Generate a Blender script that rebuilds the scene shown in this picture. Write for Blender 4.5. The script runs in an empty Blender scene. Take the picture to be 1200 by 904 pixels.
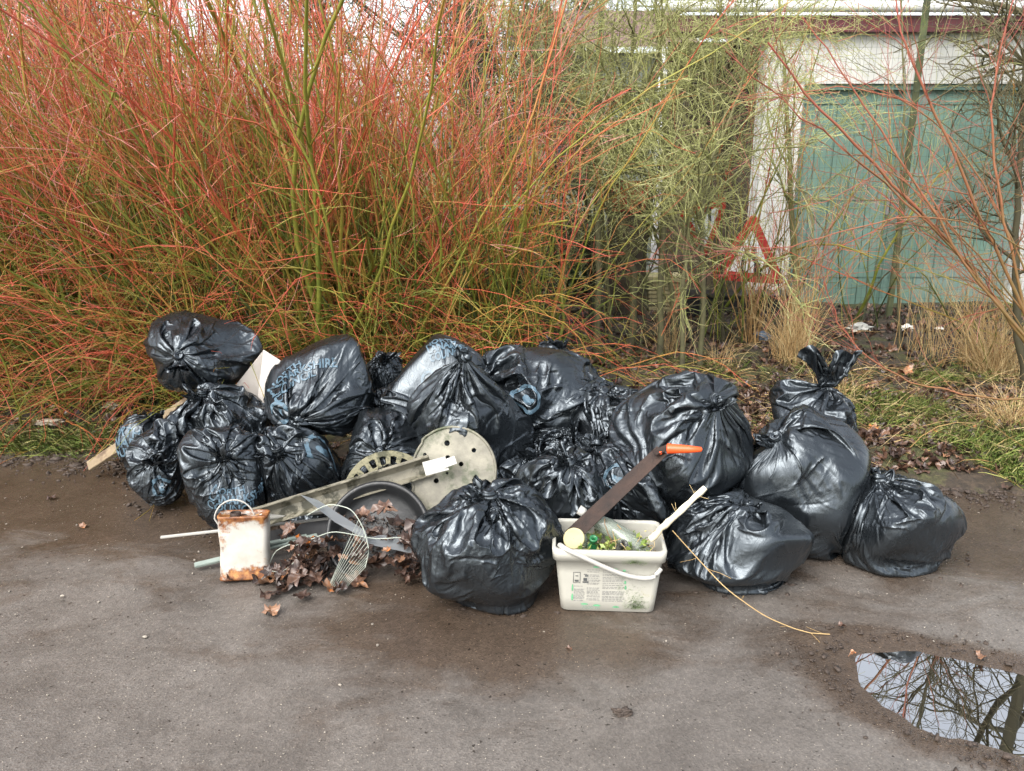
import bpy, bmesh, math, random, time
import numpy as np
from mathutils import Vector, Matrix, Euler
T00 = time.time()
C = bpy.context.scene.collection
PI = math.pi
R_ = math.radians

# ------------------------------------------------------------------ camera geometry
FPX, CX, CY, CAMH, PITCH = 960.0, 600.0, 452.0, 1.6, R_(15.2)
def ray(u, v):
    x = (u-CX)/FPX; t = (CY-v)/FPX
    return np.array([x, math.cos(PITCH)+math.sin(PITCH)*t, -math.sin(PITCH)+math.cos(PITCH)*t])
def at(u, v, Y):
    "point on the sight line through photo pixel (u, v) at distance Y in front of the camera"
    d = ray(u, v); return Vector(d*(Y/d[1])) + Vector((0, 0, CAMH))
def gr(u, v, z=0.0):
    d = ray(u, v); k = (z-CAMH)/d[2]; return Vector((d[0]*k, d[1]*k, z))
def ppm(Y):           # photo pixels per metre at distance Y (about)
    return FPX/(Y*1.0)

# ------------------------------------------------------------------ tagging
def tag(o, label=None, cat=None, group=None, kind=None):
    if label: o['label'] = label
    if cat: o['category'] = cat
    if group: o['group'] = group
    if kind: o['kind'] = kind
    return o
def empty(name, loc, label=None, cat=None, group=None):
    o = bpy.data.objects.new(name, None); C.objects.link(o); o.location = loc
    o.empty_display_size = 0.1
    return tag(o, label, cat, group)
def link(name, me, m=None, parent=None, smooth=False):
    "mesh in WORLD coordinates; re-based on the parent's location when it has one"
    o = bpy.data.objects.new(name, me); C.objects.link(o)
    if m is not None:
        for k in (m if isinstance(m, (list, tuple)) else [m]): me.materials.append(k)
    if parent is not None:
        o.parent = parent
        w = Vector((0, 0, 0)); p = parent
        while p is not None: w += p.location; p = p.parent
        me.transform(Matrix.Translation(-w))
    if smooth:
        me.polygons.foreach_set('use_smooth', np.ones(len(me.polygons), dtype=bool))
    return o
def mesh_np(name, V, F):
    "V (n,3); F (m,4) or (m,3) int"
    me = bpy.data.meshes.new(name)
    V = np.ascontiguousarray(V, dtype=np.float32); F = np.ascontiguousarray(F, dtype=np.int32)
    k = F.shape[1]
    me.vertices.add(len(V)); me.vertices.foreach_set('co', V.ravel())
    me.loops.add(F.size); me.loops.foreach_set('vertex_index', F.ravel())
    me.polygons.add(len(F)); me.polygons.foreach_set('loop_start', np.arange(0, F.size, k, dtype=np.int32))
    me.update(calc_edges=True)
    return me
def grid_faces(nv, nu, wrap=True, off=0):
    i = np.arange(nv-1)[:, None]; j = np.arange(nu if wrap else nu-1)[None, :]
    j2 = (j+1) % nu
    return (np.stack([i*nu+j, i*nu+j2, (i+1)*nu+j2, (i+1)*nu+j], -1).reshape(-1, 4)+off)

# ------------------------------------------------------------------ materials
def mat(name):
    m = bpy.data.materials.new(name); m.use_nodes = True
    nt = m.node_tree; b = nt.nodes['Principled BSDF']
    return m, nt, b
def nd(nt, t, **kw):
    n = nt.nodes.new(t)
    for k, v in kw.items():
        if k in ('i', 'inp'):
            for a, x in v.items(): n.inputs[a].default_value = x
        else: setattr(n, k, v)
    return n
def ramp(nt, fac, stops, interp='LINEAR'):
    r = nt.nodes.new('ShaderNodeValToRGB'); cr = r.color_ramp; cr.interpolation = interp
    while len(cr.elements) > 1: cr.elements.remove(cr.elements[0])
    cr.elements[0].position = stops[0][0]; cr.elements[0].color = (*stops[0][1], 1) if len(stops[0][1]) == 3 else stops[0][1]
    for p, c in stops[1:]:
        e = cr.elements.new(p); e.color = (*c, 1) if len(c) == 3 else c
    if fac is not None: nt.links.new(fac, r.inputs[0])
    return r
def noise(nt, scale, detail=4, rough=.55, vec=None, dist=0.0, dim='3D'):
    n = nt.nodes.new('ShaderNodeTexNoise'); n.noise_dimensions = dim
    n.inputs['Scale'].default_value = scale; n.inputs['Detail'].default_value = detail
    n.inputs['Roughness'].default_value = rough; n.inputs['Distortion'].default_value = dist
    if vec is not None: nt.links.new(vec, n.inputs['Vector'])
    return n
def objco(nt, scale=None, out='Object'):
    t = nt.nodes.new('ShaderNodeTexCoord')
    if scale is None: return t.outputs[out]
    m = nt.nodes.new('ShaderNodeMapping'); m.inputs['Scale'].default_value = scale
    nt.links.new(t.outputs[out], m.inputs[0]); return m.outputs[0]
def math_(nt, op, a, b=None, clamp=False):
    n = nt.nodes.new('ShaderNodeMath'); n.operation = op; n.use_clamp = clamp
    for k, x in ((0, a), (1, b)):
        if x is None: continue
        if hasattr(x, 'links'): nt.links.new(x, n.inputs[k])
        else: n.inputs[k].default_value = x
    return n.outputs[0]
def mixc(nt, fac, a, b, mode='MIX'):
    n = nt.nodes.new('ShaderNodeMix'); n.data_type = 'RGBA'; n.blend_type = mode
    for s, x in ((n.inputs[0], fac), (n.inputs[6], a), (n.inputs[7], b)):
        if hasattr(x, 'links'): nt.links.new(x, s)
        elif isinstance(x, (int, float)): s.default_value = x
        else: s.default_value = (*x, 1) if len(x) == 3 else x
    return n.outputs[2]
def bump(nt, b, h, strength=.3, dist=.01, prev=None):
    n = nt.nodes.new('ShaderNodeBump'); n.inputs['Strength'].default_value = strength
    n.inputs['Distance'].default_value = dist
    nt.links.new(h, n.inputs['Height'])
    if prev is not None: nt.links.new(prev.outputs[0], n.inputs['Normal'])
    if b is not None: nt.links.new(n.outputs[0], b.inputs['Normal'])
    return n
def simple(name, col, rough=.6, var=.25, scale=6, bmp=.15, dirt=None, metal=0, spec=None):
    "plain paint/plastic/wood with uneven tone and optional blotchy dirt of its own colour"
    m, nt, b = mat(name); co = objco(nt)
    n = noise(nt, scale, 6, .6, co)
    lo = tuple(c*(1-var) for c in col); hi = tuple(min(1, c*(1+var)) for c in col)
    c = ramp(nt, n.outputs[0], [(.3, lo), (.7, hi)]).outputs[0]
    if dirt:
        n2 = noise(nt, dirt[2], 7, .68, co)
        f = ramp(nt, n2.outputs[0], [(dirt[1], (0, 0, 0)), (dirt[1]+.1, (1, 1, 1))]).outputs[0]
        c = mixc(nt, f, c, dirt[0])
    nt.links.new(c, b.inputs['Base Color']); b.inputs['Roughness'].default_value = rough
    b.inputs['Metallic'].default_value = metal
    if spec is not None: b.inputs['Specular IOR Level'].default_value = spec
    n3 = noise(nt, scale*8, 4, .6, co); bump(nt, b, n3.outputs[0], bmp, .005)
    return m
# ------------------------------------------------------------------ refuse bags: a tube of film gathered to a knot, relaxed over its contents
def unit(v): v = np.asarray(v, float); return v/np.linalg.norm(v)
class Body:
    "rounded polytope: what fills a bag"
    def __init__(s, c, ax, seed, m=15, flat=True, rough=.25, ground=True):
        rs = np.random.RandomState(seed); s.c = np.asarray(c, float); ax = np.asarray(ax, float); s.ax = ax
        k = np.arange(m)+.5; ph = np.arccos(1-2*k/m); th = PI*(1+5**.5)*k+rs.rand()*6
        N = np.stack([np.cos(th)*np.sin(ph), np.sin(th)*np.sin(ph), np.cos(ph)], 1)+rs.randn(m, 3)*.22
        N /= np.linalg.norm(N, axis=1)[:, None]
        h = np.linalg.norm(N*ax, axis=1)*(1+rs.uniform(-rough, .04, m))
        lo = N[:, 2] < -.2; h[lo] = np.maximum(h[lo], np.linalg.norm(N[lo]*ax, axis=1)*.93)
        N = np.vstack([N, [[0, 0, -1], [0, 0, 1]]]); h = np.r_[h, ax[2]*.97, ax[2]]
        if ground:                                              # the foot curves under
            f = np.arange(9)/9*2*PI+rs.rand(); G = np.stack([np.cos(f)*.72, np.sin(f)*.72, -np.full(9, .69)], 1); N = np.vstack([N, G]); h = np.r_[h, np.linalg.norm(G*ax, axis=1)*rs.uniform(.97, 1.07, 9)]; f = f+.3; G = np.stack([np.cos(f)*.93, np.sin(f)*.93, -np.full(9, .37)], 1); N = np.vstack([N, G]); h = np.r_[h, np.linalg.norm(G*ax, axis=1)*rs.uniform(.96, 1.04, 9)]
        s.Nh = (N/h[:, None]).astype(np.float32); s.r = ax.max()*1.25
    def gauge(s, X):
        D = X-s.c.astype(np.float32); q = np.maximum(D@s.Nh.T, 0); q2 = q*q; q4 = q2*q2; q8 = q4*q4
        return D, np.maximum((q8*q4).sum(-1), 1e-12)**(1/12)
def wnoise(rs, X, scale, n=10, ridged=False):
    "cheap smooth noise: a few random plane waves, phase-bent"
    out = 0; A = 0
    for k in range(n):
        w = rs.randn(3)*scale; p = rs.rand()*6.28; w2 = rs.randn(3)*scale*.6
        a = rs.uniform(.5, 1)
        ph = X@w+p+1.3*np.sin(X@w2)
        out = out+a*(1-2*np.abs(np.sin(ph)) if ridged else np.sin(ph)); A += a*a
    return out/math.sqrt(A)
def solve(A, B, L, k=1.0, ka=.5):
    d = B-A; l = np.sqrt(np.einsum('...k,...k->...', d, d))+1e-9
    w = ((l-L)/l*k)[..., None]
    c = d*(w*.5); A += c; B -= c
def relax(X, ru, rv, rd, iters, body, obst, grav, pins, g=.0016, damp=.93, bend=.25, floor=.004, every=1, wrap=True, fric=.96):
    Xp = X.copy(); nv = X.shape[0]; pin = [(i, X[i].copy()) for i in pins]
    G = np.array(grav, np.float32)*g
    e, o = slice(0, None, 2), slice(1, None, 2)
    for it in range(iters):
        V = (X-Xp)*damp; Xp = X.copy(); X = X+V+G
        # across
        A, B = X[:, e], X[:, o]; solve(A, B, ru[:, e])
        Bn = np.roll(A, -1, 1) if wrap else None
        A2 = X[:, o].copy(); B2 = np.roll(X[:, e], -1, 1).copy(); solve(A2, B2, ru[:, o]); X[:, o] = A2; X[:, e] = np.roll(B2, 1, 1)
        for a in (0, 1):                                        # along
            n = (nv-a)//2; A = X[a:a+2*n:2]; B = X[a+1:a+2*n:2]; solve(A, B, rv[a:a+2*n:2])
        for s in (1, -1):                                       # shear
            for a in (0, 1):
                n = (nv-a)//2; A = X[a:a+2*n:2]; B = np.roll(X[a+1:a+2*n:2], -s, 1)
                solve(A, B, rd[a:a+2*n:2], .7); X[a+1:a+2*n:2] = np.roll(B, s, 1)
        if bend:                                                # bending: only pushes apart
            d = np.roll(X, -2, 1)-X; l = np.sqrt((d*d).sum(-1))+1e-9; L = ru+np.roll(ru, -1, 1)
            c = d*((np.minimum(l-L*.93, 0)/l*bend*.5)[..., None]); X += c; X -= np.roll(c, 2, 1)
            d = X[2:]-X[:-2]; l = np.sqrt((d*d).sum(-1))+1e-9; L = rv[:-2]+rv[1:-1]
            c = d*((np.minimum(l-L*.95, 0)/l*bend*.5)[..., None]); X[:-2] += c; X[2:] -= c
        if it % every == 0:
            for ob in obst:
                D, q = ob.gauge(X); w = q < 1.0
                if w.any():
                    X[w] = X[w]+D[w]*np.minimum(1/np.maximum(q[w], .2)-1, .08)[:, None]
            if body is not None:
                D, q = body.gauge(X); w = q < 1.0
                X[w] = (body.c.astype(np.float32)+D[w]/q[w][:, None])
                w = q < 1.012; Xp[w] = Xp[w]*(1-fric)+X[w]*fric
        if floor is not None:
            lo = X[..., 2] < floor
            X[..., 2][lo] = floor; Xp[lo] = X[lo]*.6+Xp[lo]*.4
        for i, P in pin: X[i] = P
    return X
def frame(k):
    k = unit(k); a = np.cross(k, [0, 0, 1.]); 
    if np.linalg.norm(a) < .2: a = np.cross(k, [0, 1., 0])
    e1 = unit(a); return k, e1, np.cross(k, e1)
def prev_n(X, body):
    n = X-body.c; return n/np.linalg.norm(n, axis=-1)[..., None]
def folds(rs, X, nn, body, k, n, amp=1.0):
    "sharp lopsided creases of finite length pressed into the film, many of them running towards the knot"
    H = np.zeros(X.shape[:2]); nv, nu = H.shape
    for q in range(n):
        i, j = rs.randint(int(nv*.1), int(nv*.93)), rs.randint(nu); p, m = X[i, j], nn[i, j]
        t = (body.c+k*body.r*.8)-p; t = t-(t@m)*m; t = t/(np.linalg.norm(t)+1e-9); s_ = np.cross(m, t)
        a = rs.randn()*(.28 if q % 4 else 1.2); u = t*math.cos(a)+s_*math.sin(a); v = np.cross(m, u)
        L, w = rs.uniform(.04, .20), rs.uniform(.005, .013)+.012*(rs.rand() < .2); A = w*rs.uniform(.18, .40)*amp*rs.choice([1, 1, -1])
        lo_, hi_ = max(0, i-60), min(nv, i+60); Y = X[lo_:hi_]; D = (Y-p).astype(np.float32); a_ = D@u.astype(np.float32); b_ = D@v.astype(np.float32)+rs.uniform(-1.2, 1.2)*a_*a_; c_ = D@m.astype(np.float32)
        w = w*(1+rs.uniform(-.7, .9)*a_/L); w = np.maximum(w, .003); b_ = b_*rs.choice([-1, 1])
        f = np.where(b_ < 0, 1+b_/w, 1-b_/w*2.6); H[lo_:hi_] += A*np.clip(f, 0, 1)*np.clip(1.15-np.abs(a_)/L, 0, 1)*(np.abs(c_) < .06)
    return H
def bag_sim(body, kdir, neck, seed, obst, slack=.09, crump=1.0, pleats=42, tail=.09, tail_dir=None, detail=1.0, q=1.0, grav=(0, 0, -1)):
    rs = np.random.RandomState(seed); k, e1, e2 = frame(kdir)
    seeds = rs.randint(0, 1 << 30, 4)
    n_p = pleats; pk = np.sort(rs.rand(n_p)*2*PI+rs.rand(n_p)*.01); pa = rs.uniform(.45, 1.0, n_p); tw = rs.uniform(-.5, .5)
    psi_end = .05
    def base(nv, nu):
        t = np.linspace(0, 1, nv)[:, None]; phi = (np.arange(nu)/nu*2*PI)[None, :]
        th = .03+(PI-.03-psi_end)*t**.95; psi = PI-th
        tws = tw*np.clip(1-psi/.8, 0, 1)**2*2.0
        f = phi+tws
        d = (np.sin(th)[..., None]*(np.cos(f)[..., None]*e1+np.sin(f)[..., None]*e2)-np.cos(th)[..., None]*k)
        D = d.astype(np.float32); qq = np.maximum(D@body.Nh.T, 0); qq = ((qq**12).sum(-1))**(1/12)
        X = body.c+d/qq[..., None]
        up = np.clip(1-psi/.85, 0, 1)**2.2
        X = X+k*(neck*up)[..., None]
        return X, th, psi, phi
    def dist(X):
        du = np.linalg.norm(np.roll(X, -1, 1)-X, axis=-1); dv = np.linalg.norm(X[1:]-X[:-1], axis=-1)
        return du, np.vstack([dv, dv[-1:]])
    prev = None
    levels = [(int(30*q)//2*2, int(64*q)//4*4, 70), (int(60*q)//2*2, int(128*q)//4*4, 50), (int(112*q)//2*2, int(240*q)//4*4, 40), (int(196*q)//2*2, int(424*q)//4*4, 26)]
    for li, (nv, nu, its) in enumerate(levels):
        X0, th, psi, phi = base(nv, nu)
        du, dv = dist(X0); circ = du.sum(1); cm = circ.max()
        want = np.where(psi[:, 0] < 1.75, cm*.93, circ*1.0)
        wgt = np.clip((1.75-psi[:, 0])/.7, 0, 1)
        ratio = np.clip(want/circ, 1, 2.8)*wgt+(1-wgt)
        rs2 = np.random.RandomState(seeds[0]); nz = wnoise(rs2, X0, 9, 8)
        sl = slack*(1+1.0*np.clip(nz, -.9, 1.6))
        bot = np.clip(1-th/.9, 0, 1)[:, 0]
        ratio = ratio*(1+.12*bot**1.5)
        ru = du*(ratio[:, None])*(1+sl); rv = dv*(1+sl)
        lowh = np.clip((X0[..., 2]-body.c[2])/body.ax[2]+1.0, 0, 1); ru = du*(ratio[:, None])*(1+sl*(.35+.65*lowh)); rv = dv*(1+sl*(.35+.65*lowh))
        rd = np.sqrt(ru**2+rv**2)
        if prev is None:
            # sharp irregular pleats that run out from the knot
            j = np.searchsorted(pk, phi[0]) % n_p; lo = pk[j-1]; hi = pk[j]; span = (hi-lo) % (2*PI)+1e-6
            x = ((phi[0]-lo) % (2*PI))/span; tri = 1-np.abs(2*x-1); tri = (tri-.4)*pa[j]
            rho = circ/(2*PI); A = (2*PI*rho/n_p)*.5*np.sqrt(np.maximum(ratio**2-1, 0)); A = np.minimum(A, .02+.25*rho)
            rad = X0-(body.c+((X0-body.c)@k)[..., None]*k); rad /= np.linalg.norm(rad, axis=-1)[..., None]+1e-9
            X = X0+rad*(A[:, None]*tri[None, :])[..., None]
            nrm = X0-body.c; nrm /= np.linalg.norm(nrm, axis=-1)[..., None]
            X = X+nrm*((wnoise(rs2, X0, 14, 10, True)*.016*crump+.008)[..., None])
            X[-1] = X0[-1]
        else:
            pv, pu = prev.shape[:2]
            a = np.linspace(0, pv-1, nv); i0 = np.minimum(a.astype(int), pv-2); fa = (a-i0)[:, None, None]
            bb = np.arange(nu)*pu/nu; j0 = bb.astype(int); fb = (bb-j0)[None, :, None]
            P = prev[i0]*(1-fa)+prev[i0+1]*fa; X = P[:, j0 % pu]*(1-fb)+P[:, (j0+1) % pu]*fb
            nn = prev_n(X, body); X = X+nn*(wnoise(rs2, X, (0, 38, 70, 110)[li], 9, True)*(0, .005, .0028, .0012)[li]*crump)[..., None]
            X[-1] = X0[-1]
        X = relax(X.astype(np.float32), ru.astype(np.float32), rv.astype(np.float32), rd.astype(np.float32), its, body, obst,
                  grav, [nv-1], g=(.00003, .00002, .00001, .00001)[li], bend=(.25, .22, .16, .12)[li], every=(1, 1, 2, 3)[li])
        prev = X
    nn = np.cross(np.roll(X, -1, 1)-np.roll(X, 1, 1), np.gradient(X, axis=0)); nn /= np.linalg.norm(nn, axis=-1)[..., None]+1e-9
    mk = np.clip(.55+.7*wnoise(rs, X, 7, 6), .1, 1.3)*crump; h_ = wnoise(rs, X*[1, 1, .7], 28, 9, True)*.0013+wnoise(rs, X, 75, 9, True)*.0003+wnoise(rs, X, 12, 8, True)*.0045
    h_ = h_+folds(rs, X, nn, body, k, int(130+60*crump))/np.maximum(mk, .3)*.9; h_[-6:] = 0; prev = X = X+nn*((h_*mk)[..., None]); X[..., 2] = np.maximum(X[..., 2], .003)
    K = X0[-1].mean(0)
    # tail above the knot
    td = unit(k*1.0+(np.array(tail_dir) if tail_dir is not None else rs.randn(3)*.5)); td, f1, f2 = frame(td)
    nv, nu = 26, 96
    t = np.linspace(0, 1, nv)[:, None]; f = (np.arange(nu)/nu*2*PI)[None, :]
    lob = rs.randint(2, 4); fr = rs.rand()*6
    rad = .012+tail*(.15+.42*t)*t**.6*(1+.5*np.cos(lob*f+fr))+0*f
    L = tail*(t)*(1+.25*np.cos(lob*f+fr)+.2*np.sin(5*f+fr*2))
    X = K+td*L[..., None]+(np.cos(f)*rad)[..., None]*f1+(np.sin(f)*rad*.28)[..., None]*f2
    X = X+wnoise(rs, X-(X@td)[..., None]*td*.7, 60, 8, True)[..., None]*.0045*f2*t[..., None]
    du, dv = dist(X); rat = 1+.7*np.exp(-t/.4)
    ru = du*rat*1.03; rv = dv*1.02; 
    X = X+rs.randn(*X.shape)*.002*t[..., None]
    X = relax(X.astype(np.float32), ru.astype(np.float32), rv.astype(np.float32), np.sqrt(ru**2+rv**2).astype(np.float32), 45,
              None, [body], (0, 0, -1), [0, 1], g=.00025, bend=.4, every=2, damp=.8)
    def warp(Q):                                              # uneven sag and dents of the whole bag
        r3 = np.random.RandomState(seed+9); dz = np.stack([wnoise(r3, Q, 6.0, 5) for _ in range(3)], -1)+.35*np.stack([wnoise(r3, Q, 13.0, 5) for _ in range(3)], -1)
        W = Q+dz*.0155*np.array([1, 1, .6])*np.clip(Q[..., 2:]/.12, .15, 1); W[..., 2] = np.maximum(W[..., 2], .003); return W
    prev, X, K = warp(prev), warp(X), warp(np.asarray(K)[None])[0]
    return dict(X=prev, ru=ru, tail=X, K=K, k=k, td=td)
def bag_mesh(sim):
    X = sim['X']; nv, nu, _ = X.shape
    V = np.vstack([X.reshape(-1, 3), X[0].mean(0)[None]]); F = grid_faces(nv, nu)
    cap = np.stack([np.full(nu, nv*nu), (np.arange(nu)+1) % nu, np.arange(nu), np.arange(nu)], 1)[:, :3]
    me = bpy.data.meshes.new('sack'); 
    F4 = F; me.vertices.add(len(V)); me.vertices.foreach_set('co', V.astype(np.float32).ravel())
    n4, n3 = len(F4), len(cap); me.loops.add(n4*4+n3*3)
    me.loops.foreach_set('vertex_index', np.r_[F4.ravel(), cap.ravel()].astype(np.int32))
    me.polygons.add(n4+n3); me.polygons.foreach_set('loop_start', np.r_[np.arange(n4)*4, n4*4+np.arange(n3)*3].astype(np.int32))
    me.update(calc_edges=True); return me
def knot_mesh(sim, seed, r=.016):
    rs = np.random.RandomState(seed); k, e1, e2 = frame(unit(sim['k']+rs.randn(3)*.3)); n, m = 80, 18
    t = np.linspace(0, 4*PI, n, endpoint=False); R0 = r*(1+.25*np.sin(1.5*t)); 
    P = sim['K']+k*.004+(np.cos(t)*R0)[:, None]*e1+(np.sin(t)*R0)[:, None]*e2+(np.sin(.5*t+1)*.009)[:, None]*k
    T = np.roll(P, -1, 0)-np.roll(P, 1, 0); T /= np.linalg.norm(T, axis=1)[:, None]
    A = np.cross(T, k); A /= np.linalg.norm(A, axis=1)[:, None]; B = np.cross(T, A)
    f = np.arange(m)/m*2*PI; rr = .0105*(1+.18*np.sign(np.sin(f*4))[None]*1.0+.2*np.sin(t*3)[:, None])
    X = P[:, None]+(rr*np.cos(f))[..., None]*A[:, None]+(rr*np.sin(f))[..., None]*B[:, None]
    return mesh_np('knot', X.reshape(-1, 3), np.vstack([grid_faces(n, m), np.stack([(n-1)*m+np.arange(m), (n-1)*m+(np.arange(m)+1) % m, (np.arange(m)+1) % m, np.arange(m)], 1)]))
def film_material():
    m, nt, b = mat('black_film'); co = objco(nt)
    oi = nt.nodes.new('ShaderNodeObjectInfo')
    n = noise(nt, 3, 3, .5, co)
    c = ramp(nt, n.outputs[0], [(.35, (.005, .006, .007)), (.75, (.013, .016, .019))]).outputs[0]
    nt.links.new(c, b.inputs['Base Color'])
    r = ramp(nt, noise(nt, 7, 4, .6, co).outputs[0], [(.3, (.19,)*3), (.7, (.36,)*3)]).outputs[0]
    nt.links.new(r, b.inputs['Roughness']); b.inputs['IOR'].default_value = 1.55
    b.inputs['Specular IOR Level'].default_value = .68; b.inputs['Specular Tint'].default_value = (.80, .91, 1.0, 1)
    w = noise(nt, 26, 3, .6, objco(nt, (1, 1, .35)), 1.2)
    rg = math_(nt, 'ABSOLUTE', math_(nt, 'SUBTRACT', w.outputs[0], .5))
    b1 = bump(nt, None, rg, .16, .02)
    w2 = noise(nt, 120, 2, .6, co, .4)
    bump(nt, b, w2.outputs[0], .03, .003, b1)
    return m
# ------------------------------------------------------------------ the heap of refuse bags
FILM = film_material()
def ink_material():
    m, nt, b = mat('faded_blue_ink'); n = noise(nt, 30, 5, .65, objco(nt))
    c = ramp(nt, n.outputs[0], [(.34, (.018, .028, .036)), (.48, (.075, .125, .165))]).outputs[0]
    nt.links.new(c, b.inputs['Base Color']); b.inputs['Roughness'].default_value = .33; return m
INK = ink_material()
def project(X):
    d = X-np.array([0, 0, CAMH]); f = d[..., 1]*math.cos(PITCH)-d[..., 2]*math.sin(PITCH)
    t = (d[..., 1]*math.sin(PITCH)+d[..., 2]*math.cos(PITCH))/f
    return CX+FPX*d[..., 0]/f, CY-FPX*t
def fit_body(u0, v0, u1, v1, Y, seed, depth=.85, **kw):
    um, vm = (u0+u1)/2, (v0+v1)/2
    ground = Y == 'g'; zfix = ground; Y = 3.2 if ground else Y
    for it in range(12 if ground else 1):
        d = ray(um, vm); fd = Y/d[1]; a = (u1-u0)/2/FPX*fd; b = a*depth; al = math.atan2(-d[2], d[1])
        H = (v1-v0)/2/FPX*fd; c = math.sqrt(max(H*H-(b*math.sin(al))**2, (.45*H)**2))/math.cos(al)
        cen = at(um, vm, Y)
        if ground: Y += (cen.z-c*.95)/math.tan(al)*.7
    cen = np.array(cen); ax = np.array([a, b, c]); rs = np.random.RandomState(1); S = rs.randn(1500, 3); S /= np.linalg.norm(S, axis=1)[:, None]
    for it in range(7):                                       # match the outline seen in the photo
        B = Body(cen, ax, seed, ground=ground, **kw); q = ((np.maximum(S.astype(np.float32)@B.Nh.T, 0)**12).sum(1))**(1/12); X = cen+S/q[:, None]; X[:, 2] = np.maximum(X[:, 2], 0)
        pu, pv = project(X); k = cen[1]/FPX; W, Hh = pu.max()-pu.min(), pv.max()-pv.min()
        ax[0] *= (u1-u0-4)/W; ax[1] = ax[0]*depth; ax[2] *= min(1.15, max(.87, (v1-v0-4)/Hh)); ax[2] = min(max(ax[2], ax[0]*.5), ax[0]*1.5)
        cen[0] += ((u0+u1)/2-(pu.max()+pu.min())/2)*k
        dvp = vm-(pv.max()+pv.min())/2
        if ground: cen[1] -= dvp*k/math.sin(.42)*.6; cen[2] = ax[2]*.88
        else: cen[2] -= dvp*k*1.05
    return Body(cen, ax, seed, ground=ground, **kw)
def print_on(sim, pix, build, rot=0, scale=1.0, parent=None, name='printed_lettering'):
    "wraps a flat 2D mesh (metres) onto the film around the film point seen at photo pixel pix"
    X = sim['X']; nv, nu, _ = X.shape
    Nn = np.cross(np.roll(X, -1, 1)-np.roll(X, 1, 1), np.gradient(X, axis=0)); Nn /= np.linalg.norm(Nn, axis=-1)[..., None]+1e-9
    pu, pv = project(X); face = ((np.array([0, 0, CAMH])-X)*Nn).sum(-1) > 0
    D = (pu-pix[0])**2+(pv-pix[1])**2+np.where(face, 0, 1e6)
    i0, j0 = np.unravel_index(np.argmin(D), D.shape)
    # which way is up on the film, as seen
    ip = min(i0+3, nv-1)
    ang = math.atan2(pu[ip, j0]-pu[i0, j0], -(pv[ip, j0]-pv[i0, j0]))+R_(rot)
    V, F = build; V = V*scale; c, s_ = math.cos(ang), math.sin(ang)
    x = V[:, 0]*c-V[:, 1]*s_; y = V[:, 0]*s_+V[:, 1]*c
    dv = np.linalg.norm(X[1:]-X[:-1], axis=-1).mean(1); dv = np.maximum(dv, .002)
    cum = np.r_[0, np.cumsum(dv)]; yi = np.interp(cum[i0]+y, cum, np.arange(nv))
    du = np.linalg.norm(np.roll(X, -1, 1)-X, axis=-1).mean(1); dui = np.interp(yi, np.arange(nv), du)
    xj = (j0+x/dui) % nu
    a = np.clip(yi.astype(int), 0, nv-2); fa = (yi-a)[:, None]; b = xj.astype(int) % nu; fb = (xj-xj.astype(int))[:, None]; b2 = (b+1) % nu
    def bi(Q): return (Q[a, b]*(1-fb)+Q[a, b2]*fb)*(1-fa)+(Q[a+1, b]*(1-fb)+Q[a+1, b2]*fb)*fa
    P = bi(X)+bi(Nn)*.0036
    return link(name, mesh_np(name, P, F), INK, parent, True)
def fine_tris(bm, L=.007):
    bmesh.ops.triangulate(bm, faces=bm.faces[:])
    for k in range(5):
        e = [e for e in bm.edges if e.calc_length() > L]
        if not e: break
        bmesh.ops.subdivide_edges(bm, edges=e, cuts=1); bmesh.ops.triangulate(bm, faces=bm.faces[:])
    bm.verts.ensure_lookup_table(); V = np.array([v.co[:] for v in bm.verts]); F = np.array([[v.index for v in f.verts] for f in bm.faces]); bm.free(); return V, F
def flat_text(lines, size, L=.0055, bold=.0):
    cu = bpy.data.curves.new('t', 'FONT'); cu.body = '\n'.join(lines); cu.size = size; cu.align_x = 'LEFT'; cu.offset = bold; cu.space_line = .8; cu.resolution_u = 2
    o = bpy.data.objects.new('t', cu); C.objects.link(o); bpy.context.view_layer.update()
    me = bpy.data.meshes.new_from_object(o.evaluated_get(bpy.context.evaluated_depsgraph_get()))
    bpy.data.objects.remove(o); bm = bmesh.new(); bm.from_mesh(me); bpy.data.meshes.remove(me); bpy.data.curves.remove(cu)
    xs = [v.co.x for v in bm.verts]; ys = [v.co.y for v in bm.verts]
    bmesh.ops.translate(bm, verts=bm.verts[:], vec=(-(min(xs)+max(xs))/2, -(min(ys)+max(ys))/2, 0))
    return fine_tris(bm, L)
def flat_emblem(R):
    "ring with a leaning figure inside"
    bm = bmesh.new(); n = 40
    o = [bm.verts.new((math.cos(t)*R, math.sin(t)*R, 0)) for t in [i/n*2*PI for i in range(n)]]
    q = [bm.verts.new((math.cos(t)*R*.76, math.sin(t)*R*.76, 0)) for t in [i/n*2*PI for i in range(n)]]
    for i in range(n): bm.faces.new([o[i], o[(i+1) % n], q[(i+1) % n], q[i]])
    m = 16
    for (x, y, a, b, tl) in ((-.02, .02, .2, .42, .25), (.18, -.12, .3, .16, -.4)):
        c = [bm.verts.new((R*(x+a*math.cos(t)*math.cos(tl)-b*math.sin(t)*math.sin(tl)), R*(y+a*math.cos(t)*math.sin(tl)+b*math.sin(t)*math.cos(tl)), 0)) for t in [i/m*2*PI for i in range(m)]]
        bm.faces.new(c)
    return fine_tris(bm, .009)
NAME3 = ['NORTH', 'LANARKSHIRE', 'COUNCIL']
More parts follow.
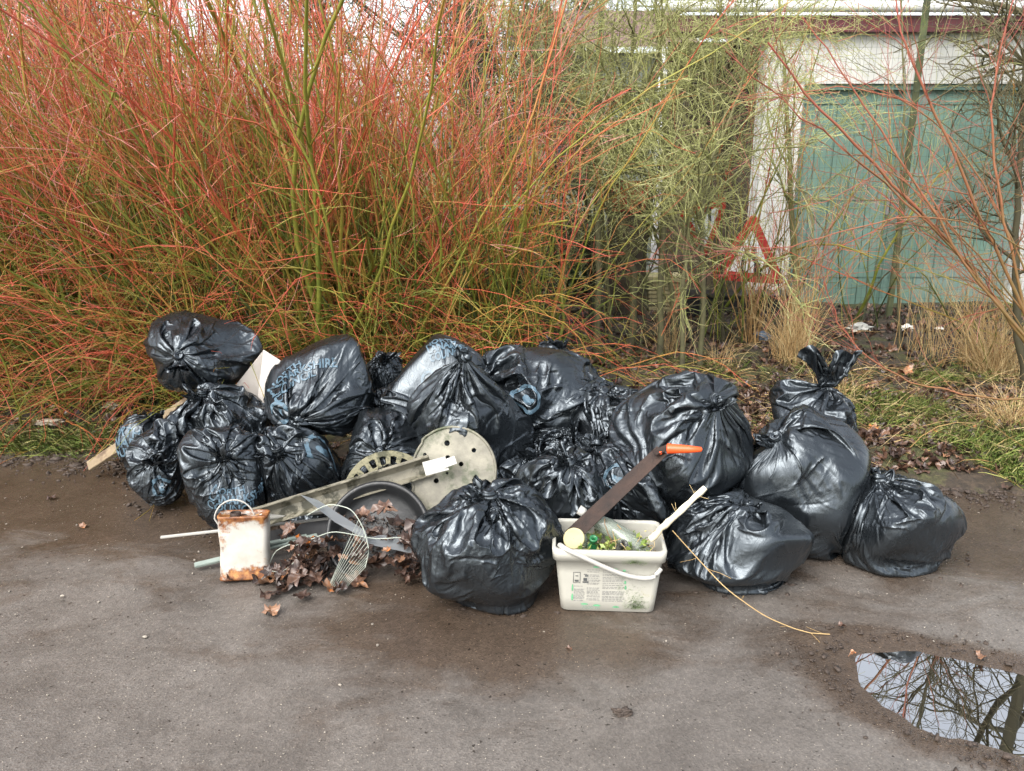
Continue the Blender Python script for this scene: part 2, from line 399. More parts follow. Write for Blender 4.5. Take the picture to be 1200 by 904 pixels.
# photo box of each filled body, distance, knot direction, neck, options
BAGS = [
 dict(b=(174,363,310,458), Y=4.15, k=(-.18,-1,.12), label='black bag at the top left of the heap with its gathered knot facing the road', tail=.03, neck=.005, pl=54),
 dict(b=(130,478,200,580), Y='g', k=(.3,.1,.95), label='black bag at the far left end of the heap, printed with rows of faded lettering', slack=.04, crump=.6, txt=[((160,520),.055,0)]),
 dict(b=(148,487,226,605), Y='g', k=(.25,-.75,.6), label='black bag at the left foot of the heap with a ring emblem near the ground', tail=.07, emb=[((190,575),.07,-20)]),
 dict(b=(204,450,322,542), Y=3.85, k=(-.3,-.35,.85), label='crumpled black bag lying directly below the topmost left bag', tail=.1, crump=1.6, slack=.14),
 dict(b=(204,500,312,622), Y='g', k=(.12,-.5,.85), label='upright black bag printed NORTH LANARK behind the rusty tin', tail=.10, neck=.02, slack=.05, crump=.75, txt=[((285,585),.062,2)]),
 dict(b=(270,492,412,612), Y=3.6, k=(-.1,-.62,.75), label='black bag with a bluish crumpled side behind the grey trunking', tail=.09, neck=.01, crump=1.5, emb=[((380,530),.09,30)]),
 dict(b=(306,392,444,514), Y=3.82, k=(-.12,-1,-.42), label='big dull grey looking bag with faded council lettering on its upper left side', tail=.13, td=(-.5,-.2,-1.2), slack=.03, crump=.55, txt=[((352,434),.070,12)], emb=[((330,482),.06,0)]),
 dict(b=(424,406,484,490), Y=4.15, k=(0,-.3,1), label='small crumpled black bag wedged between two printed bags at the back', crump=2.0, slack=.16),
 dict(b=(394,478,512,602), Y=3.62, k=(.2,-.8,.5), label='black bag with a torn open neck above the slotted ring', tail=.09, crump=1.4),
 dict(b=(454,390,572,510), Y=3.9, k=(.95,-.3,.35), label='black bag at the top of the heap with a large ring emblem', slack=.04, crump=.6, tail=.07, neck=.03, txt=[((532,407),.047,-6)], emb=[((505,452),.062,-12)]),
 dict(b=(488,438,628,576), Y=3.52, k=(-.05,-.25,1), label='black bag with a long pointed neck standing up in the middle of the heap', neck=.17, tail=.05, pl=30),
 dict(b=(566,404,722,530), Y=3.92, k=(-.95,-.35,.25), label='wide black bag with long folds and a pale blue print, right of the pointed neck', tail=.07, neck=.03, crump=1.4, slack=.12, emb=[((618,470),.09,20)]),
 dict(b=(618,400,684,470), Y=4.35, k=(.1,-.1,1), label='black bag at the very back whose small crumpled top pokes up', tail=.08, crump=1.6),
 dict(b=(606,525,732,652), Y='g', k=(.0,-.35,.95), label='pleated black bag right behind the white tub, next to the round tray', tail=.1, neck=.02, pl=52),
 dict(b=(676,518,800,636), Y=3.25, k=(-.5,.2,.8), label='crumpled black bag with blue print behind the bottles in the tub', crump=2.2, slack=.18, emb=[((722,562),.075,30)]),
 dict(b=(664,452,782,560), Y=3.75, k=(-.3,-.2,.9), label='half hidden black bag in the gap left of the tall pleated bag', crump=1.8, slack=.15),
 dict(b=(715,442,885,592), Y=3.3, k=(.28,-.72,.78), label='tall black bag with fine pleats radiating from its knot, behind the orange tip', tail=.06, neck=.012, pl=62, slack=.07),
 dict(b=(854,478,1025,650), Y=3.28, k=(-.62,-.15,.72), label='big taut black bag on top of the two bags at the right end', tail=.06, neck=.02, slack=.08),
 dict(b=(902,452,1012,540), Y=3.6, k=(0,-.15,1), label='black bag behind the taut one whose wide torn ears stick up', tail=.19, td=(.15, -.1, 2.0), neck=.03, crump=1.1),
 dict(b=(784,560,957,694), Y='g', k=(.12,-.1,1), label='low sagging black bag on the tarmac right of the white tub', tail=.06, neck=.0, slack=.09, crump=1.1),
 dict(b=(962,546,1128,672), Y='g', k=(-.32,.0,.95), label='black bag at the far right end of the heap, resting on the tarmac', tail=.08, neck=.02, slack=.08, crump=1.0),
 dict(b=(494,570,658,718), Y='g', k=(-.04,-.12,1), label='plump black bag nearest the camera, left of the white tub', tail=.10, neck=.02, slack=.10, crump=1.2, pl=50),
 dict(b=(583,530,652,612), Y=3.4, k=(.2,0,1), label='dark black bag deep in the gap between the holed disc and the pleated bag', crump=1.5),
 dict(b=(765,560,850,660), Y=3.2, k=(.2,.2,1), label='shadowed black bag under the tall pleated bag', crump=1.2),
 dict(b=(600,490,722,570), Y=3.68, k=(.1,-.5,.7), label='flattened black bag under the wide folded bag', tail=.1, crump=1.8, slack=.16),
 dict(b=(425,450,500,530), Y=3.95, k=(-.5,-.2,.7), label='black bag pressed under the bag with the ring emblem', crump=1.5),
 dict(b=(560,470,660,590), Y=3.85, k=(.3,.4,1), label='black bag at the bottom of the heap under the wide folded bag', crump=1.2),
]
bodies = [fit_body(*d['b'], d['Y'], 11+7*i) for i, d in enumerate(BAGS)]
def _job(i):
    d = BAGS[i]; b = bodies[i]
    ob = [o for o in bodies if o is not b and np.linalg.norm(o.c-b.c) < o.r+b.r]
    return bag_sim(b, d['k'], d.get('neck', .02), (100 if i != 11 else 340)+i, ob, slack=min(.115, d.get('slack', .085)), pleats=d.get('pl', 42), tail=max(.075, d.get('tail', .08)),
                   tail_dir=d.get('td'), crump=min(1.25, d.get('crump', 1.0)))
from concurrent.futures import ThreadPoolExecutor
with ThreadPoolExecutor(4) as ex: sims = list(ex.map(_job, range(len(BAGS))))
for i, (d, b, s) in enumerate(zip(BAGS, bodies, sims)):
    r = empty('refuse_bag', (float(b.c[0]), float(b.c[1]), max(0.0, float(b.c[2]-b.ax[2]))), d['label'], 'rubbish bag', 'black refuse bags piled in the heap')
    link('sack', bag_mesh(s), FILM, r, True)
    link('gathered_neck', mesh_np('gathered_neck', s['tail'].reshape(-1, 3), grid_faces(26, 96)), FILM, r, True)
    link('knot', knot_mesh(s, i), FILM, r, True)
    for (p, sz, rot) in d.get('txt', []): print_on(s, p, flat_text(NAME3, sz, bold=.0018), rot, parent=r)
    for (p, R, rot) in d.get('emb', []): print_on(s, p, flat_emblem(R), rot, parent=r, name='printed_emblem')
print('BAGS', time.time()-T00)
# ------------------------------------------------------------------ ground
def vnoise(X, seed, scale, n=8, ridged=False): return wnoise(np.random.RandomState(seed), X, scale, n, ridged)
def edge_y(x):   # where the tarmac ends
    x = np.asarray(x, float); P = np.stack([x, x*0, x*0], -1)
    return np.interp(x, [-8, -3.2, -2.5, -1.9, -1.2, 0, 1.2, 2.0, 2.9, 8], [4.4, 4.30, 4.24, 4.2, 4.1, 4.05, 4.0, 3.90, 3.78, 3.4])+.05*vnoise(P, 3, 6)+.02*vnoise(P, 4, 23)
PC = gr(1163, 822)
def puddle(x, y):   # <1 inside
    dx, dy = x-PC.x, y-PC.y
    P = np.stack([x, y, x*0], -1)
    u = dx*math.cos(-.42)+dy*math.sin(-.42); v = -dx*math.sin(-.42)+dy*math.cos(-.42)
    return np.sqrt((u/.46)**2+(v/.25)**2)+.055*vnoise(P, 9, 6)+.03*vnoise(P, 10, 25)
def graded(a, b, lo, hi, fine, coarse):
    return np.unique(np.r_[np.arange(a, lo, coarse), np.arange(lo, hi, fine), np.arange(hi, b+coarse, coarse)])
xs = graded(-12, 12, -3.6, 3.6, .016, .35); ys = graded(-6, 5.6, 1.6, 5.0, .014, .3)
XX, YY = np.meshgrid(xs, ys); P3 = np.stack([XX, YY, XX*0], -1)
Z = .005*vnoise(P3, 1, 2.2)+.0022*vnoise(P3, 6, 6.0, 10)+.0012*vnoise(P3, 2, 12, 10)+.0006*vnoise(P3, 5, 55, 12)
pd = puddle(XX, YY); Z = Z*np.clip((pd-.5)/1.2, .25, 1)-.022*np.clip(1.25-pd, 0, .75)
Z -= .25*np.clip((YY-edge_y(XX)-.35)/1.0, 0, 1)
def road_material():
    m, nt, b = mat('wet_tarmac'); co = objco(nt)
    n1 = noise(nt, 1.1, 7, .62, co, .6); n2 = noise(nt, 5.5, 8, .7, co, .3)
    base = ramp(nt, n1.outputs[0], [(.30, (.068, .062, .056)), (.5, (.112, .105, .097)), (.72, (.152, .145, .136))]).outputs[0]
    c = mixc(nt, .45, base, ramp(nt, n2.outputs[0], [(.3, (.050, .044, .038)), (.55, (.115, .107, .099)), (.8, (.17, .161, .15))]).outputs[0])
    # grit
    v = nt.nodes.new('ShaderNodeTexVoronoi'); v.inputs['Scale'].default_value = 150; nt.links.new(co, v.inputs['Vector'])
    g = ramp(nt, v.outputs['Color'], [(.0, (.66,)*3), (.5, (.97,)*3), (1, (1.35,)*3)]).outputs[0]; c = mixc(nt, .8, c, g, 'MULTIPLY')
    v2 = nt.nodes.new('ShaderNodeTexVoronoi'); v2.inputs['Scale'].default_value = 75; nt.links.new(co, v2.inputs['Vector'])
    n5 = noise(nt, 130, 1, .5, co)
    sp = math_(nt, 'MULTIPLY', math_(nt, 'LESS_THAN', v2.outputs['Distance'], .14), math_(nt, 'GREATER_THAN', n5.outputs[0], .57))
    c = mixc(nt, sp, c, (.42, .39, .33))
    n6 = noise(nt, 60, 2, .5, co); dk = math_(nt, 'GREATER_THAN', n6.outputs[0], .71); c = mixc(nt, dk, c, (.02, .016, .012))
    # wet, brown, shinier where water stands: a strip along the heap
    at_ = nt.nodes.new('ShaderNodeAttribute'); at_.attribute_name = 'wet'
    n3 = noise(nt, 2.6, 6, .65, objco(nt, (1, 1.8, 1)), .5)
    w = ramp(nt, math_(nt, 'ADD', math_(nt, 'MULTIPLY', at_.outputs['Fac'], .55), math_(nt, 'MULTIPLY', n3.outputs[0], .75)), [(.43, (0,)*3), (.64, (1,)*3)]).outputs[0]
    c = mixc(nt, w, c, mixc(nt, 1, c, (.55, .45, .37), 'MULTIPLY')); c = mixc(nt, 1, c, (.98, .93, .885), 'MULTIPLY')
    nt.links.new(c, b.inputs['Base Color'])
    rr = nt.nodes.new('ShaderNodeMapRange'); nt.links.new(w, rr.inputs[0]); rr.inputs[3].default_value = .36; rr.inputs[4].default_value = .2
    nt.links.new(rr.outputs[0], b.inputs['Roughness'])
    h = noise(nt, 150, 4, .7, co); h2 = noise(nt, 35, 5, .6, co)
    b1 = bump(nt, None, h2.outputs[0], .25, .012); bump(nt, b, math_(nt, 'ADD', h.outputs[0], v.outputs['Distance']), .35, .004, b1)
    return m
def add_attr(me, name, vals):
    a = me.attributes.new(name, 'FLOAT', 'POINT'); a.data.foreach_set('value', np.ascontiguousarray(vals, dtype=np.float32).ravel())
me = mesh_np('road', np.stack([XX, YY, Z], -1).reshape(-1, 3), grid_faces(len(ys), len(xs), False))
wet = np.exp(-((YY-edge_y(XX)+.4)/.65)**2)*.8+np.exp(-np.clip(pd-1, 0, 9)**2/.12)*.9+.8*np.exp(-((XX+.05)**2/.35+(YY-2.55)**2/.09))
add_attr(me, 'wet', np.clip(wet, 0, 1))
tag(link('road', me, road_material(), None, True), kind='structure')
# water
m, nt, b = mat('puddle_water'); b.inputs['Base Color'].default_value = (.012, .011, .009, 1); b.inputs['Roughness'].default_value = .0; b.inputs['IOR'].default_value = 2.9
b.inputs['Specular IOR Level'].default_value = 1.0
n_ = noise(nt, 6, 2, .5, objco(nt)); bump(nt, b, n_.outputs[0], .02, .01)
q = np.linspace(0, 2*PI, 40, endpoint=False)
me = mesh_np('puddle', np.array([(PC.x+.75*math.cos(t), PC.y+.5*math.sin(t), -.0085) for t in q]+[(PC.x, PC.y, -.0085)]), np.array([[40, i, (i+1) % 40] for i in range(40)]))
tag(link('puddle', me, m), kind='structure')
# verge
def verge_z(x, y):
    P = np.stack([x, y, x*0], -1); e = edge_y(x); t = np.clip((y-e)/.5, -1, 1)
    return np.where(t < 0, t*.12, .055*t**.7*np.sign(t+1e-9))-.004+(.018*vnoise(P, 21, 3.2)+.008*vnoise(P, 22, 14)+.004*vnoise(P, 23, 45))*np.clip(t+.25, .1, 1)
xs = graded(-14, 14, -4.5, 6.0, .03, .4); ys = graded(3.2, 16, 3.4, 9.2, .028, .5)
XX, YY = np.meshgrid(xs, ys)
def soil_material():
    m, nt, b = mat('leafy_soil'); co = objco(nt)
    n1 = noise(nt, 3, 7, .65, co, .5); n2 = noise(nt, 28, 6, .7, co)
    c = ramp(nt, n2.outputs[0], [(.28, (.012, .009, .006)), (.5, (.038, .027, .017)), (.75, (.09, .062, .038))]).outputs[0]
    f = ramp(nt, n1.outputs[0], [(.46, (0,)*3), (.58, (1,)*3)]).outputs[0]
    c = mixc(nt, math_(nt, 'MULTIPLY', f, .8), c, ramp(nt, n2.outputs[0], [(.3, (.018, .022, .006)), (.5, (.05, .055, .014)), (.75, (.10, .11, .03))]).outputs[0])
    nt.links.new(c, b.inputs['Base Color']); b.inputs['Roughness'].default_value = .8
    bump(nt, b, noise(nt, 60, 5, .7, co).outputs[0], .6, .02); return m
SOIL = soil_material()
me = mesh_np('verge', np.stack([XX, YY, verge_z(XX, YY)], -1).reshape(-1, 3), grid_faces(len(ys), len(xs), False))
tag(link('verge', me, SOIL, None, True), kind='structure')
# far ground, one sheet to the horizon
m, nt, b = mat('far_grass'); nt.links.new(ramp(nt, noise(nt, .8, 6, .6, objco(nt)).outputs[0], [(.3, (.05, .09, .015)), (.7, (.11, .19, .03))]).outputs[0], b.inputs['Base Color']); b.inputs['Roughness'].default_value = .9
me = mesh_np('ground', np.array([(-400, -300, -.4), (400, -300, -.4), (400, 900, -.4), (-400, 900, -.4)]), np.array([[0, 1, 2, 3]])); tag(link('ground', me, m), kind='structure')
me = mesh_np('lawn', np.array([(-40, 10.5, .03), (9, 10.5, .03), (9, 60, .05), (-40, 60, .05)]), np.array([[0, 1, 2, 3]])); tag(link('lawn', me, m), kind='structure')

# ------------------------------------------------------------------ twigs, stems, trees
def tubes(P, R, T, sides=3):
    "P (N,n,3) polylines, R, T (N,n) radius and tone"
    N, n, _ = P.shape; t = np.gradient(P, axis=1); t /= np.linalg.norm(t, axis=-1)[..., None]+1e-9
    ref = np.where(np.abs(t[..., :1]) < .8, np.array([1., 0, 0]), np.array([0, 1., 0])); a = np.cross(t, ref); a /= np.linalg.norm(a, axis=-1)[..., None]+1e-9
    b = np.cross(t, a); f = np.arange(sides)/sides*2*PI
    V = P[:, :, None]+R[:, :, None, None]*(np.cos(f)[:, None]*a[:, :, None]+np.sin(f)[:, None]*b[:, :, None])
    F = grid_faces(n, sides)[None]+(np.arange(N)*n*sides)[:, None, None]
    return V.reshape(-1, 3), F.reshape(-1, 4), np.repeat(T.reshape(-1), sides)
def grow(rs, base, d0, L, n, wob=.12, droop=0.0, lift=0.0, kink=0.0):
    N = len(base); P = np.zeros((N, n, 3)); P[:, 0] = base; d = d0/np.linalg.norm(d0, axis=1)[:, None]; s = (L/(n-1))[:, None]
    for k in range(1, n):
        w = wob if (kink == 0 or k % 2) else kink
        d = d+rs.randn(N, 3)*w; d[:, 2] += (lift-droop*k/n); d /= np.linalg.norm(d, axis=1)[:, None]
        P[:, k] = P[:, k-1]+d*s
    return P
def side_twigs(rs, P, R, T, N, L0, L1, n, ang=.8, lo=.2, hi=1.0, rr=.55, **kw):
    M, m, _ = P.shape; i = rs.randint(0, M, N); u = lo+(hi-lo)*rs.rand(N); x = u*(m-1.001); k = x.astype(int); f = x-k
    b = P[i, k]*(1-f)[:, None]+P[i, k+1]*f[:, None]; t = P[i, k+1]-P[i, k]; t /= np.linalg.norm(t, axis=1)[:, None]
    d = t+rs.randn(N, 3)*ang*.6; L = rs.uniform(L0, L1, N)*(1-.35*u)
    Q = grow(rs, b, d, L, n, **kw); r0 = (R[i, k]*rr)[:, None]; s = np.linspace(0, 1, n)[None]
    RR = r0*(1-.6*s); TT = T[i, k][:, None]+.0*s+.3*s*rs.uniform(.4, 1.2, N)[:, None]+rs.uniform(-.1, .1, N)[:, None]
    return Q, np.maximum(RR, .0011), TT
def twig_mesh(name, sets, m, parent, sides=3):
    Vs, Fs, Ts, off = [], [], [], 0
    for (P, R, T, *sd) in sets:
        V, F, t = tubes(P, R, T, sd[0] if sd else sides); Vs.append(V); Fs.append(F+off); Ts.append(t); off += len(V)
    me = mesh_np(name, np.vstack(Vs), np.vstack(Fs)); add_attr(me, 'tone', np.concatenate(Ts)); return link(name, me, m, parent, True)
def bark(name, stops, rough=.55, nz=.25, sc=9):
    m, nt, b = mat(name); a = nt.nodes.new('ShaderNodeAttribute'); a.attribute_name = 'tone'
    n = noise(nt, sc, 4, .6, objco(nt)); f = math_(nt, 'ADD', a.outputs['Fac'], math_(nt, 'MULTIPLY', math_(nt, 'SUBTRACT', n.outputs[0], .5), nz*2))
    nt.links.new(ramp(nt, f, stops).outputs[0], b.inputs['Base Color']); b.inputs['Roughness'].default_value = rough; return m
RED = bark('dogwood_bark', [(0, (.030, .040, .006)), (.15, (.11, .135, .014)), (.33, (.22, .215, .030)), (.48, (.31, .17, .034)), (.62, (.43, .080, .034)), (.88, (.50, .10, .065)), (1.1, (.64, .27, .23))])
GREY = bark('lichen_bark', [(0, (.060, .055, .028)), (.3, (.17, .165, .065)), (.6, (.33, .35, .12)), (1, (.41, .39, .20))], .8)
STRAW = bark('straw', [(0, (.16, .075, .028)), (.4, (.33, .20, .075)), (1, (.52, .40, .20))], .7)
DARKB = bark('dark_bark', [(0, (.035, .03, .015)), (.5, (.09, .08, .035)), (1, (.16, .13, .07))], .8)
def shrub(x, y, seed, label, n=150, H=(2.2, 3.6), lean=(0, 0), spread=.32, tw=11, tone=0., low=0, base_r=.25, thick=1.0, group='red stemmed shrubs of the hedge'):
    rs = np.random.RandomState(seed); z = float(verge_z(np.array([x]), np.array([y]))[0])
    r = empty('dogwood_shrub', (x, y, z), label, 'shrub', group)
    b = np.c_[x+rs.randn(n)*base_r, y+rs.randn(n)*base_r*.8, np.full(n, z-.03)]
    d = np.c_[lean[0]+rs.randn(n)*spread, lean[1]+rs.randn(n)*spread, np.ones(n)]
    L = rs.uniform(*H, n); P = grow(rs, b, d, L, 12, .10, droop=.07); s = np.linspace(0, 1, 12)[None]
    R0 = rs.uniform(.0034, .0100, n)[:, None]*thick; big = rs.rand(n) < .15; R0[big] *= 1.5; R = R0*(1-.7*s); T = tone+.01+.66*s**.98+rs.uniform(-.28, .28, n)[:, None]; P[big, 1:] += 0
    R0[big] *= 1.25; R = R0*(1-.7*s); T[big] = .12+.22*s+rs.uniform(-.05, .12, big.sum())[:, None]
    t1 = side_twigs(rs, P, R, T, n*tw, .25, .9, 6, .8, .28, .98, .5, wob=.11); t2 = side_twigs(rs, *t1, int(n*tw*.8), .12, .45, 5, .95, .2, .9, .6, wob=.12)
    sets = [(t1[0], t1[1], t1[2]+rs.uniform(-.15, .25, len(t1[0]))[:, None]), (t2[0], t2[1], t2[2]+rs.uniform(-.15, .3, len(t2[0]))[:, None])]
    if low:
        bl = np.c_[x+rs.randn(low)*.45, y+rs.randn(low)*.3-.1, z+np.abs(rs.randn(low))*.35]; dl = np.c_[rs.randn(low)*1.1-.2, -np.abs(rs.randn(low))*.55, .3+rs.rand(low)*.8]
        Pl = grow(rs, bl, dl, rs.uniform(.5, 1.4, low), 9, .13, droop=.33); Rl = rs.uniform(.0018, .0042, low)[:, None]*(1-.5*np.linspace(0, 1, 9))[None]
        Pl[..., 2] = np.maximum(Pl[..., 2], z+.01)
        Tl = rs.uniform(.05, .6, low)[:, None]+.2*np.linspace(0, 1, 9)[None]
        t3 = side_twigs(rs, Pl, Rl, Tl, low*3, .12, .45, 5, .9, .2, .9, .65, wob=.12, droop=.1)
        sets += [(Pl, Rl, Tl), t3]
    twig_mesh('stem', [(P, R, T, 5)], RED, r); twig_mesh('twigs', sets, RED, r)
    return r
def pxx(u, Y): return (u-600)/960*Y*1.03
HEDGE = [(-60, 5.5, (-.42, -.12)), (35, 5.9, (-.40, -.1)), (110, 5.35, (-.34, -.15)), (190, 5.8, (-.36, -.1)), (265, 5.3, (-.22, -.1)), (335, 5.75, (-.16, -.05)), (400, 5.35, (-.12, -.05)),
         (455, 5.7, (-.05, 0)), (515, 5.5, (-.04, 0)), (578, 5.75, (-.02, 0)), (-160, 5.7, (-.4, 0)), (70, 6.9, (-.3, 0)), (215, 6.8, (-.22, 0)), (355, 6.8, (-.1, 0)), (470, 6.7, (-.05, 0))]
for i, (u, Y, ln) in enumerate(HEDGE):
    side = ['leftmost red twigged shrub, leaning out of the frame', 'red twigged shrub second from the left, leaning left', 'red twigged shrub whose low stems arch over the mud at the left', 'dense leaning shrub with salmon tips above the far left bag',
            'shrub behind the topmost left bag with thin tangled stems', 'thick clump of olive stems behind the white board', 'shrub with a stout green stem behind the big dull bag', 'upright orange and olive shrub left of the ring emblem bag',
            'upright reddish shrub right behind the ring emblem bag', 'last red shrub of the hedge before the pale green trees', 'red twigged shrub just inside the left edge of the picture', 'tall shrub in the back row of the hedge near the left edge', 'tall shrub in the back row behind the shrub with salmon tips', 'tall shrub in the back row behind the stout green stem', 'tall shrub in the back row behind the ring emblem bag'][i]
    shrub(pxx(u, Y), Y, 40+i, side, n=(135 if u < 430 else 56), lean=ln, H=(1.8, 3.9) if u < 450 else (1.5, 3.1), spread=.24 if u < 430 else .11, low=(300 if u < 300 else 110), tone=.12 if i > 10 else (.08 if u < 150 else 0.0), thick=1.25 if u > 300 else 1.0)
shrub(pxx(856, 7.5), 7.5, 91, 'sparse red twigged shrub behind the pale trees and left of the warning sign', n=26, lean=(0, 0), H=(1.8, 3.4), spread=.3, low=0, tw=9)
shrub(pxx(1000, 7.7), 7.7, 92, 'thin red twigged shrub close in front of the left green door', n=9, lean=(.1, 0), H=(1.5, 2.8), spread=.4, low=0, tw=9)
shrub(pxx(1240, 6.3), 6.3, 93, 'red twigged shrub spreading in from the right edge behind the mossy tree', n=22, lean=(-.5, 0), H=(1.6, 3.0), spread=.35, low=30, tw=9)
# evergreen undergrowth behind the stems
def leafy(rs, cx, cy, cz, ax, n, size):
    p = rs.randn(n, 3); p /= np.linalg.norm(p, axis=1)[:, None]; p *= (rs.rand(n)**.4)[:, None]; p = p*ax+np.array([cx, cy, cz])
    p += wnoise(rs, p, 3, 6)[:, None]*.12*p/np.linalg.norm(p, axis=1)[:, None]
    a = rs.randn(n, 3); a /= np.linalg.norm(a, axis=1)[:, None]; b = np.cross(a, rs.randn(n, 3)); b /= np.linalg.norm(b, axis=1)[:, None]
    s = rs.uniform(.6, 1.3, n)[:, None]*size; V = np.stack([p-a*s, p+b*s*.5, p+a*s, p-b*s*.5], 1)
    return V.reshape(-1, 3), np.arange(n*4).reshape(-1, 4), np.repeat(rs.rand(n), 4)
LEAFG = bark('evergreen_leaf', [(0, (.010, .022, .006)), (.5, (.03, .055, .014)), (1, (.07, .10, .025))], .4)
rs = np.random.RandomState(5)
for i, (u, Y, h) in enumerate([(-120, 7.6, 1.5), (30, 7.4, 1.5), (150, 7.9, 1.6), (270, 7.4, 1.4), (390, 7.8, 1.45), (490, 8.0, 1.1), (560, 8.3, .9), (640, 9.6, 1.0)]):
    x = pxx(u, Y); r = empty('evergreen_bush', (x, Y, 0), ['dark evergreen bush at the left edge behind the hedge', 'dark evergreen bush behind the second red shrub', 'tallest dark evergreen bush seen through the hedge', 'dark evergreen bush behind the shrub above the white board',
        'dark evergreen bush behind the big dull grey bag', 'low evergreen bush behind the upright orange shrub', 'smallest evergreen bush left of the blue grey panel', 'dark low bush behind the wire fence right of the blue grey panel'][i], 'bush', 'evergreen bushes behind the hedge')
    V, F, t = leafy(rs, x, Y, h*.55, (.85, .45, h*.6), 9000, .035); me = mesh_np('foliage', V, F); add_attr(me, 'tone', t); link('foliage', me, LEAFG, r)
    n = 14; P = grow(rs, np.c_[x+rs.randn(n)*.2, Y+rs.randn(n)*.1, np.full(n, 0)], np.c_[rs.randn(n)*.3, rs.randn(n)*.2, np.ones(n)], np.full(n, h), 6); twig_mesh('stem', [(P, np.full((n, 6), .012), np.full((n, 6), .3))], DARKB, r, 5)
def tree(pts, r0, seed, label, m=GREY, n1=30, n2=330, n3=900, H=1.0, tone=.3, L1=(.6, 1.6), group='pale green twiggy trees by the wire fence', name='bare_tree', r1=None, lift=.02, L2=(.25, .85), L3=(.10, .40), kink=.22, lo=.27, rmin=.0018):
    "pts: trunk polyline; limbs, branches, twigs grown off it"
    rs = np.random.RandomState(seed); pts = np.array(pts, float)
    k = np.linspace(0, len(pts)-1, 16); P = np.stack([np.interp(k, np.arange(len(pts)), pts[:, c]) for c in range(3)], -1)
    P[1:-1] = (P[:-2]+P[1:-1]*2+P[2:])/4; P[1:] += rs.randn(15, 3)*r0*.25; P = P[None]; s = np.linspace(0, 1, 16)[None]; R = r0*(1-.72*s); R[:, 0] *= 1.3; T = tone-.25+.2*s
    r = empty(name, tuple(pts[0]), label, 'tree', group)
    A = side_twigs(rs, P, R, T, n1, *L1, 9, 1.7, lo, .98, .5, wob=.11, kink=kink, lift=lift); B = side_twigs(rs, *A, n2, *L2, 6, 1.5, .15, 1, .6, wob=.14, kink=kink)
    D = side_twigs(rs, *B, n3, *L3, 4, 1.3, .1, 1, .7, wob=.25); B = (B[0], np.maximum(B[1], rmin), B[2]+.1); D = (D[0], np.maximum(D[1], rmin*.8), D[2]+.2)
    twig_mesh('trunk', [(P, R, T)], m, r, 9); twig_mesh('crown', [(*A, 6), B, D], m, r)
    return r
def tp(lst, Y): return [(at(u, v, Y+dy).x, Y+dy, at(u, v, Y+dy).z) for (u, v, dy) in lst]
def base(u, Y): return (pxx(u, Y)*1.0, Y, 0.0)
tree([base(735, 6.9)]+tp([(748, 330, 0), (722, 265, 0), (700, 215, 0), (672, 160, -.1), (645, 60, -.2), (640, -60, -.2)], 6.9), .034, 1, 'leaning pale trunk with a mossy foot left of the cream planter', n1=22, n2=220)
tree([base(700, 6.6)]+tp([(700, 300, 0), (702, 225, 0), (728, 190, 0), (738, 120, 0), (742, 30, 0), (750, -60, 0)], 6.6), .030, 2, 'pale forked tree in front of the red crate', n1=30, n2=260)
tree([base(772, 6.5)]+tp([(776, 300, 0), (782, 220, 0), (778, 120, 0), (770, 20, 0), (765, -70, 0)], 6.5), .026, 3, 'pale tree beside the white downpipe', n1=26, n2=300)
tree([base(820, 6.2)]+tp([(826, 330, 0), (820, 250, 0), (842, 170, 0), (838, 60, 0), (850, -60, 0)], 6.2), .022, 4, 'slim pale tree left of the red bordered sign', n1=28, n2=260)
tree([base(800, 6.0)]+tp([(800, 330, 0), (806, 300, 0), (808, 240, 0), (870, 110, 0), (893, -40, 0)], 6.0), .020, 5, 'thin pale tree leaning right towards the white pillar', n1=26, n2=300)
tree([base(930, 7.1)]+tp([(932, 300, 0), (924, 200, 0), (920, 100, 0), (912, -30, 0)], 7.1), .030, 6, 'yellowish trunk in front of the white pillar', n1=14, n2=160, n3=400, tone=.4)
tree([base(655, 7.3)]+tp([(640, 300, 0), (650, 200, 0), (630, 90, 0), (610, -50, 0)], 7.3), .028, 7, 'dark stemmed tree in front of the bright lawn', n1=34, n2=380, m=DARKB, tone=.5)
tree([base(615, 6.7)]+tp([(628, 300, 0), (612, 200, 0), (625, 90, 0), (640, -50, 0)], 6.7), .022, 8, 'slim greenish tree at the end of the red hedge', n1=30, n2=260)
tree([base(578, 7.4)]+tp([(575, 300, 0), (590, 150, 0), (560, 10, 0), (550, -60, 0)], 7.4), .030, 9, 'olive tree right of the last red shrub', n1=36, n2=420, tone=.15, m=DARKB)
tree([base(1052, 7.0)]+tp([(1052, 300, 0), (1060, 120, 0), (1055, -40, 0)], 7.0), .016, 10, 'thin greenish sapling in front of the green doors', n1=16, n2=150, n3=300, tone=.25)
tree([base(1207, 5.6)]+tp([(1190, 330, 0), (1192, 240, 0), (1200, 100, 0), (1210, -60, 0)], 5.6), .030, 11, 'dark mossy tree at the right edge of the picture', m=DARKB, n1=26, n2=260, tone=.3, L1=(.6, 1.3))
tree([(4.95, 7.0, 0), (4.95, 7.0, 1.4), (4.95, 6.9, 2.8), (4.8, 6.7, 4.2), (4.6, 6.5, 5.6), (4.4, 6.2, 7.2), (4.3, 6.0, 8.8)], .08, 12, 'tall bare tree beyond the right edge, mirrored in the puddle', m=DARKB, n1=36, n2=520, n3=1500, tone=.35, L1=(1.8, 4.2), L2=(.6, 1.8), L3=(.25, .8), group='large bare trees', lo=.22, kink=.2)
